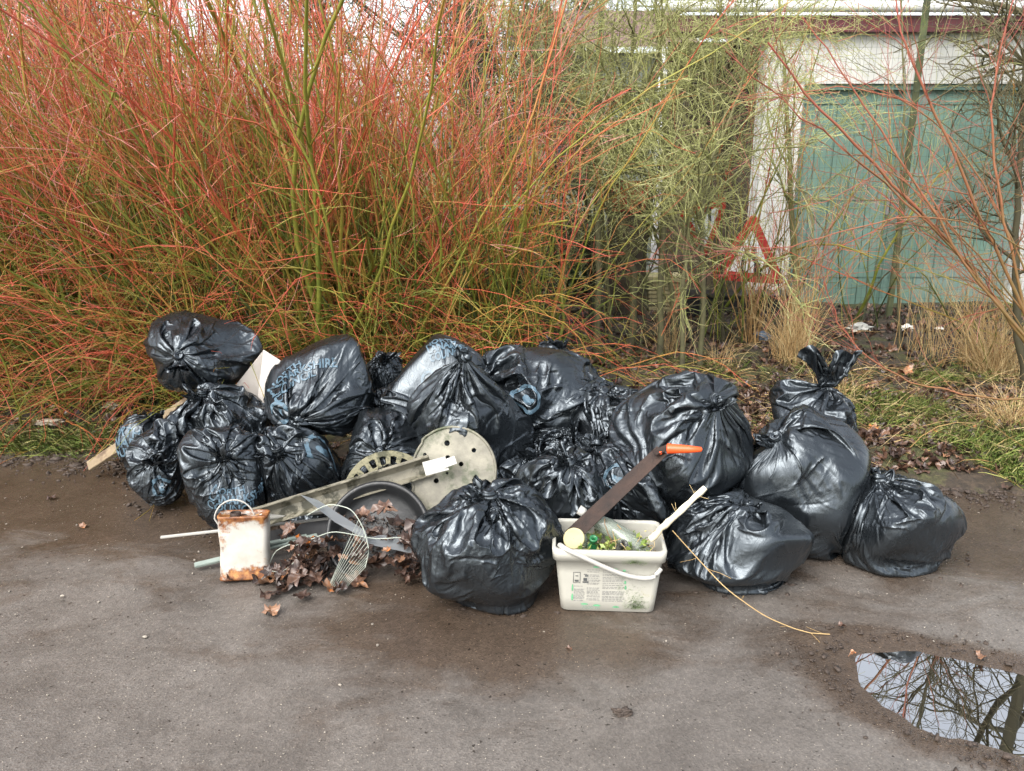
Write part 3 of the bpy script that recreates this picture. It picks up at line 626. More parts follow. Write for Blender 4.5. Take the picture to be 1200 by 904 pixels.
for i, (x, y, h) in enumerate([(-7.5, 15, 8.0), (-3.6, 17, 7.4), (-10.5, 13, 7.2), (-.8, 14.5, 5.2), (-5.4, 11.5, 4.6), (1.6, 19, 6)]):
    tree([(x, y, 0), (x+.1, y, h*.3), (x-.1, y, h*.6), (x, y, h)], .11, 60+i, ['tall bare tree far behind the left hedge', 'bare tree far behind the middle of the hedge', 'bare tree furthest left behind the hedge', 'bare tree beyond the lawn', 'smaller bare tree close behind the hedge', 'most distant bare tree behind the green trees'][i],
         m=DARKB, n1=44, n2=620, n3=1900, tone=.35, L1=(1.2, 3), L2=(.5, 1.5), L3=(.2, .7), group='bare trees in the distance', kink=.2)
DULL = bark('dull_red_bark', [(0, (.07, .06, .018)), (.35, (.16, .11, .035)), (.6, (.27, .10, .05)), (.9, (.30, .06, .05)), (1.2, (.34, .12, .10))])
for k_, (u_, Y_, lb_) in enumerate([(668, 7.0, 'spindly sapling right of the dark stemmed tree'), (690, 7.6, 'mossy sapling left of the pale forked tree'), (716, 7.2, 'crooked sapling in front of the red crate stand'), (756, 7.3, 'slender sapling just left of the cream planter'), (846, 7.4, 'dark twiggy sapling left of the warning sign'), (640, 7.7, 'grey sapling in front of the lawn'), (790, 7.0, 'brown sapling right of the cream planter')]):
    r_ = np.random.RandomState(200+k_); j_ = r_.randn(4)*14
    tree([base(u_, Y_)]+tp([(u_+j_[0]*.5, 320, 0), (u_+j_[1], 240, 0), (u_+j_[2], 150, 0), (u_+j_[3]*1.5, 40, 0)], Y_), .014+.008*r_.rand(), 200+k_, lb_, n1=22, n2=100, n3=200, lo=.06, tone=.2 if k_ % 2 else .35, m=(GREY, DARKB)[k_ % 3 == 1], L1=(.3, 1.0))
# red arching branches on the right, each a grown curve of one shrub
r = empty('dogwood_shrub', (pxx(1215, 5.0), 5.0, .03), 'red shrub at the right edge whose long branches arch left over the green doors', 'shrub', None)
def arc(ctrl, n=18):
    c = np.array([list(at(u, v, Y)) for (u, v, Y) in ctrl]); k = np.linspace(0, len(c)-1, n); P = np.stack([np.interp(k, np.arange(len(c)), c[:, a]) for a in range(3)], -1)
    for _ in range(3): P[1:-1] = (P[:-2]+2*P[1:-1]+P[2:])/4
    return P
AR = [([(1216, 420, 5), (1150, 330, 4.95), (1060, 225, 4.85), (960, 130, 4.7), (900, 50, 4.6)], .013), ([(1216, 400, 5), (1160, 280, 4.9), (1100, 140, 4.8), (1060, 60, 4.8), (1045, -20, 4.8)], .011),
      ([(1216, 420, 5), (1130, 300, 4.9), (1020, 200, 4.7), (920, 120, 4.6), (850, 60, 4.5)], .008), ([(1210, 395, 5), (1170, 240, 5), (1160, 120, 5), (1190, -10, 5)], .010),
      ([(1216, 470, 4.6), (1120, 462, 4.5), (1040, 440, 4.5), (980, 380, 4.5), (965, 330, 4.5)], .006), ([(1216, 300, 4.9), (1120, 250, 4.7), (1010, 262, 4.6), (930, 290, 4.5), (860, 290, 4.5)], .005),
      ([(1216, 420, 5), (1180, 350, 5), (1090, 240, 5.1), (1040, 190, 5.1), (980, 235, 5.1), (900, 250, 5.1)], .005), ([(1216, 350, 5.1), (1150, 200, 5.2), (1060, 110, 5.2), (960, 100, 5.2), (900, 120, 5.2)], .006),
      ([(1216, 410, 4.9), (1140, 330, 4.8), (1075, 215, 4.8), (1000, 105, 4.8), (940, 20, 4.8)], .009), ([(1216, 385, 5), (1110, 260, 4.8), (1080, 215, 4.8), (1075, 120, 4.8)], .006)]
rs = np.random.RandomState(77); PP = np.stack([arc(a) for a, _ in AR]); RR = np.array([q for _, q in AR])[:, None]*(1-.65*np.linspace(0, 1, 18))[None]; TT = .35+.45*np.linspace(0, 1, 18)[None]+np.zeros((len(AR), 1))
PP[:, 1:-1] += rs.randn(len(AR), 16, 3)*.006
t1 = side_twigs(rs, PP, RR, TT, 170, .2, .9, 7, .9, .15, 1, .5, wob=.13, lift=.05); t2 = side_twigs(rs, *t1, 260, .1, .35, 4, .9, .1, 1, .6, wob=.15)
twig_mesh('stem', [(PP, RR, TT)], DULL, r, 7); twig_mesh('twigs', [t1, t2], DULL, r)
# straw clumps and brown stalks
def clump(u, v, seed, label, n, H, spread=.35, tone=(.3, 1), r=.0022, droop=.28, name='dry_grass_clump', cat='grass clump', base_r=.07):
    rs = np.random.RandomState(seed); g = gr(u, v, .04); rt = empty(name, tuple(g), label, cat, 'dry clumps on the verge')
    b = np.c_[g.x+rs.randn(n)*base_r, g.y+rs.randn(n)*base_r, np.full(n, .02)]; d = np.c_[rs.randn(n)*spread, rs.randn(n)*spread, np.ones(n)]
    P = grow(rs, b, d, rs.uniform(.35, 1, n)*H, 9, .09, droop=droop); P[..., 2] = np.maximum(P[..., 2], .03+rs.rand(n, 1)*.03); s = np.linspace(0, 1, 9)[None]
    R = rs.uniform(.6, 1.4, n)[:, None]*r*(1-.7*s); T = rs.uniform(*tone, n)[:, None]+0*s
    twig_mesh('blades', [(P, R, T)], STRAW, rt)
clump(925, 425, 1, 'large straw coloured clump below the red bordered sign', 230, .85, .22); clump(882, 400, 2, 'brown upright stalks just left of the large straw clump', 46, 1.5, .13, (.1, .6), .0055, .03, 'dead_stalks', 'dead stalks', .05)
clump(935, 405, 3, 'brown upright stalks rising behind the large straw clump', 46, 1.9, .13, (.1, .7), .005, .03, 'dead_stalks', 'dead stalks', .06)
clump(1165, 440, 4, 'straw clump below the arching red branches at the right', 260, .9, .4); clump(1090, 420, 5, 'tall thin straw stems in front of the green doors', 60, 1.3, .16, (.3, .9), .0028, .08, 'dead_stalks', 'dead stalks', .16)
clump(1185, 500, 6, 'flattened straw at the right edge of the grass', 160, .5, .7); clump(785, 415, 7, 'pale bent straw in front of the cream planter', 60, .75, .3); clump(1140, 430, 8, 'leaning straw stems left of the right hand straw clump', 90, 1.1, .3, (.3, .8), .0026, .1)
clump(840, 430, 9, 'thin straw tuft behind the tall pleated bag', 50, .5, .35); clump(980, 470, 10, 'flattened straw tuft in the grass behind the torn ears', 90, .4, .8)
# ------------------------------------------------------------------ leaf litter, grass (masses) and dead leaves (single things)
def leaf_shape():
    pts = []
    for a, r in [(-90, .35), (-62, .62), (-35, .55), (-14, .92), (2, .72), (14, .70), (30, .98), (42, .92), (56, .70), (70, .82), (80, .95), (90, 1.15)]: pts.append((a, r))
    half = [(math.cos(R_(a))*r*.88, math.sin(R_(a))*r) for a, r in pts]
    return half+[(-x, y) for x, y in half[-2:0:-1]]
LS = leaf_shape()
def leaf_geo(rs, size, curl):
    "maple leaf, three rings deep so that it can crumple"
    o = np.array(LS)*size*.5; n = len(o); rings = [o*k for k in (1, .66, .33)]; V = np.vstack(rings+[[[0, 0]]]); V = np.c_[V, np.zeros(len(V))]
    r = np.linalg.norm(V[:, :2], axis=1)/size; a = rs.rand()*6; V[:, 2] = curl*size*(1.6*r*r*np.cos(2*np.arctan2(V[:, 1], V[:, 0])+a)+.8*r*np.sin(3*np.arctan2(V[:, 1], V[:, 0])+a*2)+.5*r*np.sin(7*np.arctan2(V[:, 1], V[:, 0])+a)+rs.randn(len(V))*.09)
    k = rs.uniform(.3, 1.0)*curl*2; x = V[:, 0].copy(); V[:, 2] += k*np.abs(x)*.8; V[:, 0] *= 1-.25*min(k, 1); V[:, 2] += rs.uniform(-.8, .8)*curl*V[:, 1]*np.abs(V[:, 1])/size*2
    F = []
    for q in range(2):
        for i in range(n): j = (i+1) % n; F += [(q*n+i, q*n+j, (q+1)*n+j), (q*n+i, (q+1)*n+j, (q+1)*n+i)]
    F += [(2*n+i, 2*n+(i+1) % n, 3*n) for i in range(n)]
    return V, np.array(F)
LEAF = bark('dead_leaf', [(0, (.022, .013, .010)), (.35, (.065, .038, .028)), (.6, (.13, .070, .045)), (.85, (.25, .135, .075)), (1.1, (.45, .14, .03))], .38, .42, 40)
def place(V, loc, eul):
    M = np.array(Euler(eul).to_matrix()); return V@M.T+np.array(loc)
def scatter_leaves(name, P, sizes, tones, seed, curl=.35, tilt=.5):
    rs = np.random.RandomState(seed); Vs, Fs, Ts, off = [], [], [], 0; lib = [leaf_geo(rs, 1, curl) for _ in range(10)]
    for p, s, t in zip(P, sizes, tones):
        V, F = lib[rs.randint(10)]; V = place(V*s, p, (rs.randn()*tilt, rs.randn()*tilt, rs.rand()*6.3)); Vs.append(V); Fs.append(F+off); Ts.append(np.full(len(V), t)); off += len(V)
    me = mesh_np(name, np.vstack(Vs), np.vstack(Fs)); add_attr(me, 'tone', np.concatenate(Ts)); return link(name, me, LEAF)
rs = np.random.RandomState(8)
n = 7000; x = np.r_[rs.uniform(-4.4, 6.2, 5200), rs.uniform(.8, 3.6, 1800)]; y = np.r_[4.05+rs.rand(5200)**.9*5.0, 4.0+rs.rand(1800)*1.6]; ok = y > edge_y(x)-.02+np.abs(rs.randn(n))*.15; x, y = x[ok], y[ok]
tag(scatter_leaves('leaf_litter', np.c_[x, y, verge_z(x, y)+.012], rs.uniform(.045, .11, len(x)), rs.beta(1.6, 3, len(x)), 4), 'brown fallen leaves covering the verge under the trees', 'leaf litter', kind='stuff')
# grass
def grass(name, x, y, h, seed, m, lean=.7, w=.0026):
    rs = np.random.RandomState(seed); n = len(x); b = np.c_[x, y, verge_z(x, y)-.005]; d = np.c_[rs.randn(n)*lean, rs.randn(n)*lean, np.ones(n)]
    P = grow(rs, b, d, h, 5, .12, droop=.35); s = np.linspace(0, 1, 5)[None]; R = rs.uniform(.7, 1.3, n)[:, None]*w*(1-.85*s**1.5)
    T = rs.rand(n)[:, None]+0*s; V, F, t = tubes(P, R, T, 2); me = mesh_np(name, V, F); add_attr(me, 'tone', t); return link(name, me, m, None, True)
GRASS = bark('grass_blade', [(0, (.05, .085, .014)), (.4, (.13, .20, .03)), (.7, (.25, .30, .07)), (.85, (.38, .34, .13)), (1, (.44, .36, .17))], .5, .1)
def patch(n, cx, cy, sx, sy, rs): return cx+rs.randn(n)*sx, cy+rs.randn(n)*sy
gx, gy = [], []
for (u, v, n, sx, sy) in [(1000, 525, 2200, .22, .10), (1010, 510, 2600, .22, .12), (1060, 570, 2400, .3, .06), (960, 470, 1500, .3, .12), (1160, 590, 1800, .3, .05), (1100, 450, 1800, .3, .15), (1090, 485, 3600, .24, .14), (1180, 530, 3200, .22, .17), (1030, 545, 2200, .24, .10), (1130, 555, 3400, .3, .09), (1000, 470, 1800, .25, .14), (1190, 440, 1400, .3, .2), (900, 440, 1300, .4, .14), (780, 430, 1300, .5, .14), (690, 410, 700, .4, .2), (1190, 470, 900, .2, .15), (1060, 455, 600, .25, .08),
                          (20, 522, 1700, .35, .09), (100, 515, 1200, .25, .08), (180, 480, 350, .3, .06), (1085, 530, 900, .18, .08), (960, 500, 300, .2, .1)]:
    g = gr(u, v, .03); a, b_ = patch(n, g.x, g.y, sx, sy, rs); gx.append(a); gy.append(b_)
x = np.concatenate(gx); y = np.concatenate(gy); dn = vnoise(np.stack([x, y, x*0], -1), 31, 9)
ok = (y > edge_y(x)+.01) & (dn > -.15); x, y = x[ok], y[ok]
tag(grass('grass', x, y, rs.gamma(3, .022, len(x))+.02, 3, GRASS), 'short green grass growing in patches on the verge', 'grass', kind='stuff')
n = 2300; x = np.r_[rs.uniform(-4, 5, 900), rs.uniform(1.0, 4.4, 1400)]; y = rs.uniform(4.05, 6.4, n); ok = y > edge_y(x); tag(grass('dry_grass', x[ok], y[ok], rs.uniform(.1, .42, ok.sum()), 6, STRAW, 2.2, .0026), 'flattened dry straw lying on the verge', 'straw', kind='stuff')
# grit and mud crumbs along the tarmac edge
def crumbs(name, x, y, z, s, seed, m, label, cat):
    rs = np.random.RandomState(seed); ico = bmesh.new(); bmesh.ops.create_icosphere(ico, subdivisions=1, radius=1); V0 = np.array([v.co[:] for v in ico.verts]); F0 = np.array([[v.index for v in f.verts] for f in ico.faces]); ico.free()
    n = len(x); V = V0[None]*(1+rs.randn(n, len(V0), 1)*.38)*rs.uniform(.5, 1.5, (n, 1, 3))*s[:, None, None]*np.array([1, 1, .6]); V = V+np.c_[x, y, z][:, None]
    me = mesh_np(name, V.reshape(-1, 3), (F0[None]+(np.arange(n)*len(V0))[:, None, None]).reshape(-1, 3)); tag(link(name, me, m), label, cat, kind='stuff')
MUD = simple('mud', (.05, .035, .026), .7, .5, 60, .5); GRIT = simple('grit', (.26, .23, .19), .8, .6, 50, .3)
n = 5200; x = rs.uniform(-3.5, 3.4, n); y = edge_y(x)-np.abs(rs.randn(n))*.13+.05; crumbs('mud_crumbs', x, y, np.full(n, .004), rs.gamma(1.6, .0026, n)+.0015, 3, MUD, 'crumbs of mud along the tarmac edge', 'mud')
n = 1500; x = rs.uniform(-2.6, 2.8, n); y = rs.uniform(1.8, 4.2, n); ok = puddle(x, y) > 1.05; crumbs('grit', x[ok], y[ok], np.full(ok.sum(), .0015), (rs.gamma(1.5, .0007, n)+.0008)[ok], 4, GRIT, 'pale grit scattered over the tarmac', 'grit')
a_ = rs.rand(900)*6.28; q_ = 1.03+np.abs(rs.randn(900))*.28; ca_, sa_ = .42*q_*np.cos(a_), .235*q_*np.sin(a_); x = PC.x+ca_*math.cos(.42)+sa_*math.sin(.42); y = PC.y-ca_*math.sin(.42)+sa_*math.cos(.42); ok = puddle(x, y) > 1.02; crumbs('dark_crumbs', x[ok], y[ok], np.full(ok.sum(), .002), rs.gamma(1.4, .0020, 900)[ok]+.001, 5, MUD, 'dark crumbs of earth around the puddle', 'mud')
def leaf_thing(loc, size, tone, eul, label, group=None, curl=.35, seed=0):
    rs = np.random.RandomState(seed); V, F = leaf_geo(rs, size, curl); V = place(V, (0, 0, 0), eul); V[:, 2] -= V[:, 2].min()
    me = mesh_np('dead_leaf', V, F); add_attr(me, 'tone', np.full(len(V), tone)); o = link('dead_leaf', me, LEAF); o.location = loc; return tag(o, label, 'leaf', group)
for i, (u, v, s, t, lb) in enumerate([(668, 762, .03, .6, 'small curled brown leaf lying on the tarmac in front of the white tub'), (98, 618, .05, .8, 'orange brown leaf on the mud at the left'), (317, 718, .09, .75, 'pinkish brown leaf lying flat in front of the leaf heap'),
        (60, 585, .06, .3, 'dark leaf on the left tarmac edge'), (985, 735, .035, .5, 'brown leaf at the end of the dry stalk'), (1148, 772, .05, .7, 'brown leaf beside the upper edge of the puddle'), (1040, 585, .09, .4, 'dark brown leaf on the mud behind the far right bag'),
        (1062, 445, .15, .85, 'large reddish leaf in the grass behind the right bags'), (1180, 575, .07, .35, 'brown leaf on the right tarmac edge'), (1000, 770, .03, .9, 'tiny orange leaf left of the puddle')]):
    g = gr(u, v, .02); z = .004 if float(edge_y(np.array([g.x]))[0]) > g.y else float(verge_z(np.array([g.x]), np.array([g.y]))[0])+.01; g = gr(u, v, z)
    leaf_thing((g.x, g.y, z), s, t, (rs.randn()*.15, rs.randn()*.15, rs.rand()*6), lb, seed=i)
rs = np.random.RandomState(66); bx_l, by_l = [], []
for b_ in bodies:
    if b_.c[2] < b_.ax[2]:
        q_ = rs.rand(90)*6.28; k_ = rs.uniform(.55, 1.25, 90); bx_l.append(b_.c[0]+b_.ax[0]*k_*np.cos(q_)); by_l.append(b_.c[1]+b_.ax[1]*k_*np.sin(q_))
x = np.concatenate(bx_l); y = np.concatenate(by_l); crumbs('foot_crumbs', x, y, np.full(len(x), .002), rs.gamma(1.4, .0022, len(x))+.001, 12, MUD, 'crumbs of dirt gathered round the feet of the bags', 'dirt')
# the heap that spills from the round tray
k = 0
for (u, v, Y, su, sv, n, z0) in [(352, 665, 2.98, 20, 13, 46, 0), (328, 702, 2.86, 20, 6, 9, 0), (372, 645, 3.02, 15, 10, 18, .03), (385, 692, 2.9, 20, 7, 14, 0), (478, 648, 2.98, 10, 17, 24, .02), (440, 636, 2.98, 20, 7, 12, .03), (415, 612, 3.06, 14, 5, 7, .05), (468, 612, 3.08, 14, 5, 6, .05), (430, 660, 2.93, 22, 5, 12, .01), (340, 690, 2.9, 22, 8, 14, 0), (358, 628, 3.05, 5, 4, 1, .1)]:
    for _ in range(n):
        p = at(u+rs.randn()*su, v+rs.randn()*sv, Y+rs.randn()*.05); p.z = max(p.z, .004+z0*.2)
        one = n == 1
        leaf_thing(tuple(p), rs.uniform(.04, .115), 1.1 if one else rs.beta(1.0, 1.6)*.92, (rs.randn()*.3, rs.randn()*.3, rs.rand()*6.3), 'bright orange leaf standing up on the leaf heap' if one else 'crumpled brown dead leaf in the heap spilling from the round black tray', None if one else 'dead leaves heaped in and beside the round tray', .30, 500+k); k += 1

# ------------------------------------------------------------------ building, fence and what stands by it
def box(bm, a, b, bev=0):
    a, b = Vector(a), Vector(b); r = bmesh.ops.create_cube(bm, size=1); s = Vector((abs(b.x-a.x), abs(b.y-a.y), abs(b.z-a.z))); c = (a+b)/2
    bmesh.ops.scale(bm, vec=s, verts=r['verts']); bmesh.ops.translate(bm, vec=c, verts=r['verts'])
    if bev: bmesh.ops.bevel(bm, geom=list({e for v in r['verts'] for e in v.link_edges}), offset=bev, segments=2, affect='EDGES')
    return r['verts']
def bmo(name, bm, m, parent=None, smooth=False):
    me = bpy.data.meshes.new(name); bm.to_mesh(me); bm.free(); return link(name, me, m, parent, smooth)
def boxes(name, L, m, parent=None, bev=0):
    bm = bmesh.new()
    for a, b in L: box(bm, a, b, bev)
    return bmo(name, bm, m, parent)
WHITE = simple('white_render', (.52, .52, .49), .8, .12, 3, .2, ((.30, .31, .24), .60, 4)); MAROON = simple('maroon_paint', (.11, .025, .03), .5, .3, 5)
DOORG = simple('green_door_paint', (.12, .205, .165), .55, .22, 1.2, .15, ((.17, .24, .215), .50, .9)); GUT = simple('white_plastic', (.7, .7, .7), .35, .1, 5)
SLATE = simple('grey_roof', (.20, .18, .18), .7, .3, 6); PINK = simple('pink_tile', (.27, .17, .16), .8, .3, 6); TIMB = simple('brown_timber', (.060, .045, .026), .8, .5, 7, .4); CONC = simple('green_grey_concrete', (.17, .19, .16), .8, .3, 5, .3)
FY = 9.2
def bx_(u, Y=FY): return at(u, 200, Y).x
def bz_(v, Y=FY): return at(1000, v, Y).z
bd = empty('garage_building', (bx_(1000), FY, 0), 'white garage with green double doors and a maroon fascia behind the wire fence', 'building')
xl, xr = bx_(893), bx_(1185); top = bz_(20); dt = bz_(98)
bm = bmesh.new(); box(bm, (bx_(889), FY, -.1), (bx_(934), FY+.3, top)); box(bm, (bx_(934)+.001, FY+.02, dt), (bx_(1330), FY+.3, top-.003)); box(bm, (bx_(1206), FY+.01, -.1), (bx_(1420), FY+.28, dt-.003)); box(bm, (bx_(1418), FY+.02, -.1), (bx_(1420), FY+5, top)); bmo('wall', bm, WHITE, bd); boxes('side_wall', [((bx_(889)+.01, FY+.303, -.1), (bx_(889)+.25, FY+5, top-.01))], TIMB, bd)
bm = bmesh.new(); nl = 12
for i in range(nl):
    a = bx_(934)+(bx_(1206)-bx_(934))*i/nl; b_ = bx_(934)+(bx_(1206)-bx_(934))*(i+1)/nl; box(bm, (a+.003, FY+.12+(.004 if i % 2 else 0), .0), (b_-.003, FY+.17, dt-.01), .003)
for zz in (.35, 1.2, dt-.2): box(bm, (bx_(936), FY+.112, zz), (bx_(1054), FY+.119, zz+.1)); box(bm, (bx_(1058), FY+.112, zz), (bx_(1204), FY+.119, zz+.1))
dr = bmo('door', bm, DOORG, bd); boxes('handle', [((bx_(1046), FY+.06, 1.05), (bx_(1050), FY+.092, 1.28))], simple('dull_steel', (.35, .36, .36), .4, metal=1), dr)
boxes('door_frame', [((bx_(934)+.002, FY+.05, dt-.06), (bx_(1206)-.002, FY+.094, dt-.002)), ((bx_(1052), FY+.07, 0), (bx_(1058), FY+.094, dt-.065))], simple('pale_green_frame', (.10, .17, .14), .6), bd)
boxes('fascia', [((bx_(760), FY-.10, bz_(39)), (bx_(1420), FY-.07, bz_(20)))], MAROON, bd); boxes('soffit', [((bx_(760)+.01, FY-.067, bz_(39)), (bx_(1420)-.01, FY+.35, bz_(39)+.02))], MAROON, bd)
P = np.array([[[bx_(758)+(bx_(1420)-bx_(758))*t, FY-.16, bz_(11)-.0*t] for t in np.linspace(0, 1, 8)]]); V, F, t_ = tubes(P, np.full((1, 8), .055), np.zeros((1, 8)), 12); link('gutter', mesh_np('gutter', V, F), GUT, bd, True)
bm = bmesh.new(); z0 = bz_(7)+.02
vs = [bm.verts.new(p) for p in [(bx_(758), FY-.14, z0), (bx_(1420), FY-.14, z0), (bx_(1420), FY+3.4, z0+.75), (bx_(758), FY+3.4, z0+.75)]]; f = bm.faces.new(vs); bmesh.ops.solidify(bm, geom=[f], thickness=.05); bmo('roof', bm, SLATE, bd)
# recess left of the pillar: timber back wall, pipe, side wall
bm = bmesh.new()
for i in range(13):
    a = bx_(776, FY+1.2)+i*.105; box(bm, (a, FY+1.2+(.012 if i % 2 else 0), -.1), (a+.1, FY+1.24, bz_(30)))
bmo('timber_cladding', bm, TIMB, bd)
pp = empty('downpipe', (bx_(772), FY, 0), 'white downpipe at the left corner of the garage roof', 'pipe')
V, F, _ = tubes(np.array([[[bx_(772), FY+.02, z] for z in np.linspace(bz_(330), bz_(58), 6)]]), np.full((1, 6), .045), np.zeros((1, 6)), 12); link('pipe', mesh_np('pipe', V, F), GUT, pp, True)
[boxes('bracket', [((bx_(772)-.06, FY-.035, z), (bx_(772)+.06, FY+.08, z+.04))], GUT, pp) for z in (1.4, 2.5)]
tag(boxes('outbuilding_wall', [((bx_(668, 10.6), 10.6, -.1), (bx_(775, 10.6), 10.75, bz_(290, 10.6)))]+[((bx_(668, 10.6)+.01, 10.58, z), (bx_(775, 10.6)-.01, 10.597, z+.13)) for z in (.05, .2, .35, .5)], CONC), 'low green grey slatted wall behind the cream planter', 'wall')
o = empty('distant_house', (bx_(720, 14), 14, 0), 'pale grey house with a pink tiled roof behind the green trees', 'building')
boxes('wall', [((bx_(610, 14), 14, -.1), (bx_(800, 14), 18, bz_(62, 14)))], simple('grey_harl', (.17, .19, .16), .9, .15, 4, .3), o)
bm = bmesh.new(); a, b_ = bx_(596, 13.7), bx_(815, 13.7); zz = bz_(58, 14)
vs = [bm.verts.new(p) for p in [(a, 13.7, zz), (b_, 13.7, zz), (b_, 16, zz+.9), (a, 16, zz+.9)]]; bmesh.ops.solidify(bm, geom=[bm.faces.new(vs)], thickness=.08); bmo('roof', bm, PINK, o)
boxes('window', [((bx_(640, 14), 13.97, 1.2), (bx_(690, 14), 13.995, 2.3))], simple('window_dark', (.05, .06, .07), .1), o)
boxes('window', [((bx_(715, 14), 13.97, 1.5), (bx_(755, 14), 13.995, 2.3))], bpy.data.materials['window_dark'], o)
# wire fence
WIRE = simple('green_wire', (.035, .055, .04), .5, .2); fn = empty('wire_fence', (3.0, 8.35, 0), 'green wire mesh fence on thin posts in front of the garage', 'fence')
xa, xb, zt = -.6, 6.9, 3.05; X = np.arange(xa, xb, .055); n = len(X); P1 = np.zeros((n, 12, 3)); P1[..., 0] = X[:, None]; P1[..., 1] = 8.35; P1[..., 2] = np.linspace(.02, zt, 12)[None]
Zs = np.arange(.05, zt+.01, .10); P2 = np.zeros((len(Zs), 40, 3)); P2[..., 0] = np.linspace(xa, xb, 40)[None]; P2[..., 1] = 8.35; P2[..., 2] = Zs[:, None]+.015*np.sin(np.linspace(xa, xb, 40)*2.1)[None]
for Q in (P1, P2): Q[..., 1] += .02*np.sin(Q[..., 0]*1.7+Q[..., 2])+.008*np.sin(Q[..., 0]*7)
twig_mesh('wire_mesh', [(P1, np.full(P1.shape[:2], .0014), np.zeros(P1.shape[:2])), (P2, np.full(P2.shape[:2], .0014), np.zeros(P2.shape[:2]))], WIRE, fn)
PM = simple('mossy_post', (.07, .08, .035), .8, .5, 5, .4, ((.13, .19, .03), .60, 3))
for u in (566, 700, 1062, 1300):
    boxes('post', [((bx_(u, 8.4)-.026, 8.37, -.1), (bx_(u, 8.4)+.026, 8.42, 3.15))], PM, fn, .006)
# warning signs leaning by the fence
REDP = simple('sign_red', (.48, .025, .018), .45, .2, 10, .1, ((.25, .10, .08), .66, 9)); WHP = simple('sign_white', (.78, .80, .78), .5, .15, 8, .1, ((.25, .28, .18), .60, 7)); BLK = simple('sign_black', (.012, .012, .012), .5)
def prism(bm, pts, y0, y1, M):
    a = [bm.verts.new(M@Vector((x, y0, z))) for x, z in pts]; b = [bm.verts.new(M@Vector((x, y1, z))) for x, z in pts]; n = len(pts)
    bm.faces.new(a); bm.faces.new(b[::-1])
    for i in range(n): bm.faces.new([a[(i+1) % n], a[i], b[i], b[(i+1) % n]])
def rtri(s, r):
    out = []
    for k, a in enumerate((90, 210, 330)):
        c = Vector((math.cos(R_(a)), math.sin(R_(a))))*(s-2*r)
        for q in range(-3, 4): t = R_(a+q*20); out.append((c.x+r*math.cos(t), c.y+r*math.sin(t)))
    return out
def warn_sign(loc, s, rot, label):
    M = Matrix.Translation(loc)@Euler(rot).to_matrix().to_4x4(); o = empty('road_sign', tuple(loc), label, 'road sign', 'red bordered triangular road signs')
    for nm, sz, r, y0, y1, m in (('back_plate', s, .045, .0, .006, REDP), ('face', s*.60, .012, -.003, -.0004, WHP)):
        bm = bmesh.new(); prism(bm, rtri(sz, r), y0, y1, M); bmo(nm, bm, m, o)
    bm = bmesh.new(); k = s
    prism(bm, [(-.20*k, -.36*k), (-.13*k, -.36*k), (-.13*k, -.05*k), (-.08*k, .10*k), (-.08*k, .22*k), (-.14*k, .22*k), (-.14*k, .12*k), (-.20*k, -.03*k)], -.0055, -.0034, M)
    prism(bm, [(.10*k, -.36*k), (.30*k, -.36*k), (.24*k, -.12*k), (.12*k, .02*k), (.10*k, .25*k), (.03*k, .25*k), (.03*k, 0), (.10*k, -.10*k)], -.0055, -.0034, M); bmo('symbol', bm, BLK, o); return o
c = at(879, 303, 8.05); warn_sign(c, .46, (-.18, .09, .15), 'red bordered triangular warning sign leaning beside the white pillar')
c = at(826, 262, 8.5); warn_sign(c, .40, (-.15, 2.9, .5), 'second red bordered sign tipped over in the dark recess')
boxes_ = empty('red_crate', (at(735, 232, 8.7).x, 8.7, at(735, 248, 8.7).z), 'red plastic crate seen between the pale trees', 'crate')
bm = bmesh.new(); c = at(735, 230, 8.7); w, h, d = .22, .15, .13
for (a, b_) in [((-w, -d, -h), (w, -d+.02, h)), ((-w, d-.02, -h), (w, d, h)), ((-w, -d+.021, -h), (-w+.02, d-.021, h)), ((w-.02, -d+.021, -h), (w, d-.021, h)), ((-w+.021, -d+.021, -h), (w-.021, d-.021, -h+.02))]: box(bm, Vector(a)+c, Vector(b_)+c, .004)
bmo('crate_body', bm, simple('red_plastic', (.34, .03, .015), .4), boxes_)
boxes('shelf_stack', [((c.x-.2, 8.6, -.1), (c.x+.2, 8.8, c.z-h-.002))], TIMB, None, .01); bpy.data.objects['shelf_stack'].name = 'wooden_stand'; tag(bpy.data.objects['wooden_stand'], 'dark wooden stand under the red crate', 'stand')
pl = empty('planter', (at(775, 360, 8.8).x, 8.8, 0), 'cream ribbed planter at the foot of the white downpipe', 'planter'); bm = bmesh.new(); cx = at(775, 360, 8.8).x; hh = at(775, 322, 8.8).z; CREAM = simple('cream_stone', (.42, .37, .20), .8, .2, 6, .3)
for i in range(9): z = i*(hh-.06)/9; box(bm, (cx-.155-.003*i, 8.65-.003*i, z), (cx+.155+.003*i, 8.95+.003*i, z+(hh-.06)/9-.008), .004)
box(bm, (cx-.15, 8.66, 0), (cx+.15, 8.94, hh-.05)); bmo('tub', bm, CREAM, pl); boxes('rim', [((cx-.20, 8.60, hh-.058), (cx+.20, 9.0, hh))], CREAM, pl, .008)
c = at(592, 280, 9.9); pn = empty('garden_panel', (c.x, 9.9, 0), 'blue grey upright panel left of the bright lawn', 'panel')
boxes('board', [((c.x-.24, 9.9, .0), (c.x+.24, 9.93, c.z+.36))], simple('blue_grey', (.20, .23, .28), .6, .15, 4), pn, .01); boxes('batten', [((c.x-.02, 9.86, .0), (c.x+.02, 9.897, c.z+.36))], simple('dark_batten', (.04, .04, .045), .6), pn)
bk = empty('black_tank', (at(870, 345, 8.75).x, 8.75, 0), 'black plastic trough under the warning sign', 'trough'); x0, x1 = at(800, 345, 8.75).x, at(925, 345, 8.75).x; BP = simple('black_plastic', (.012, .012, .013), .4)
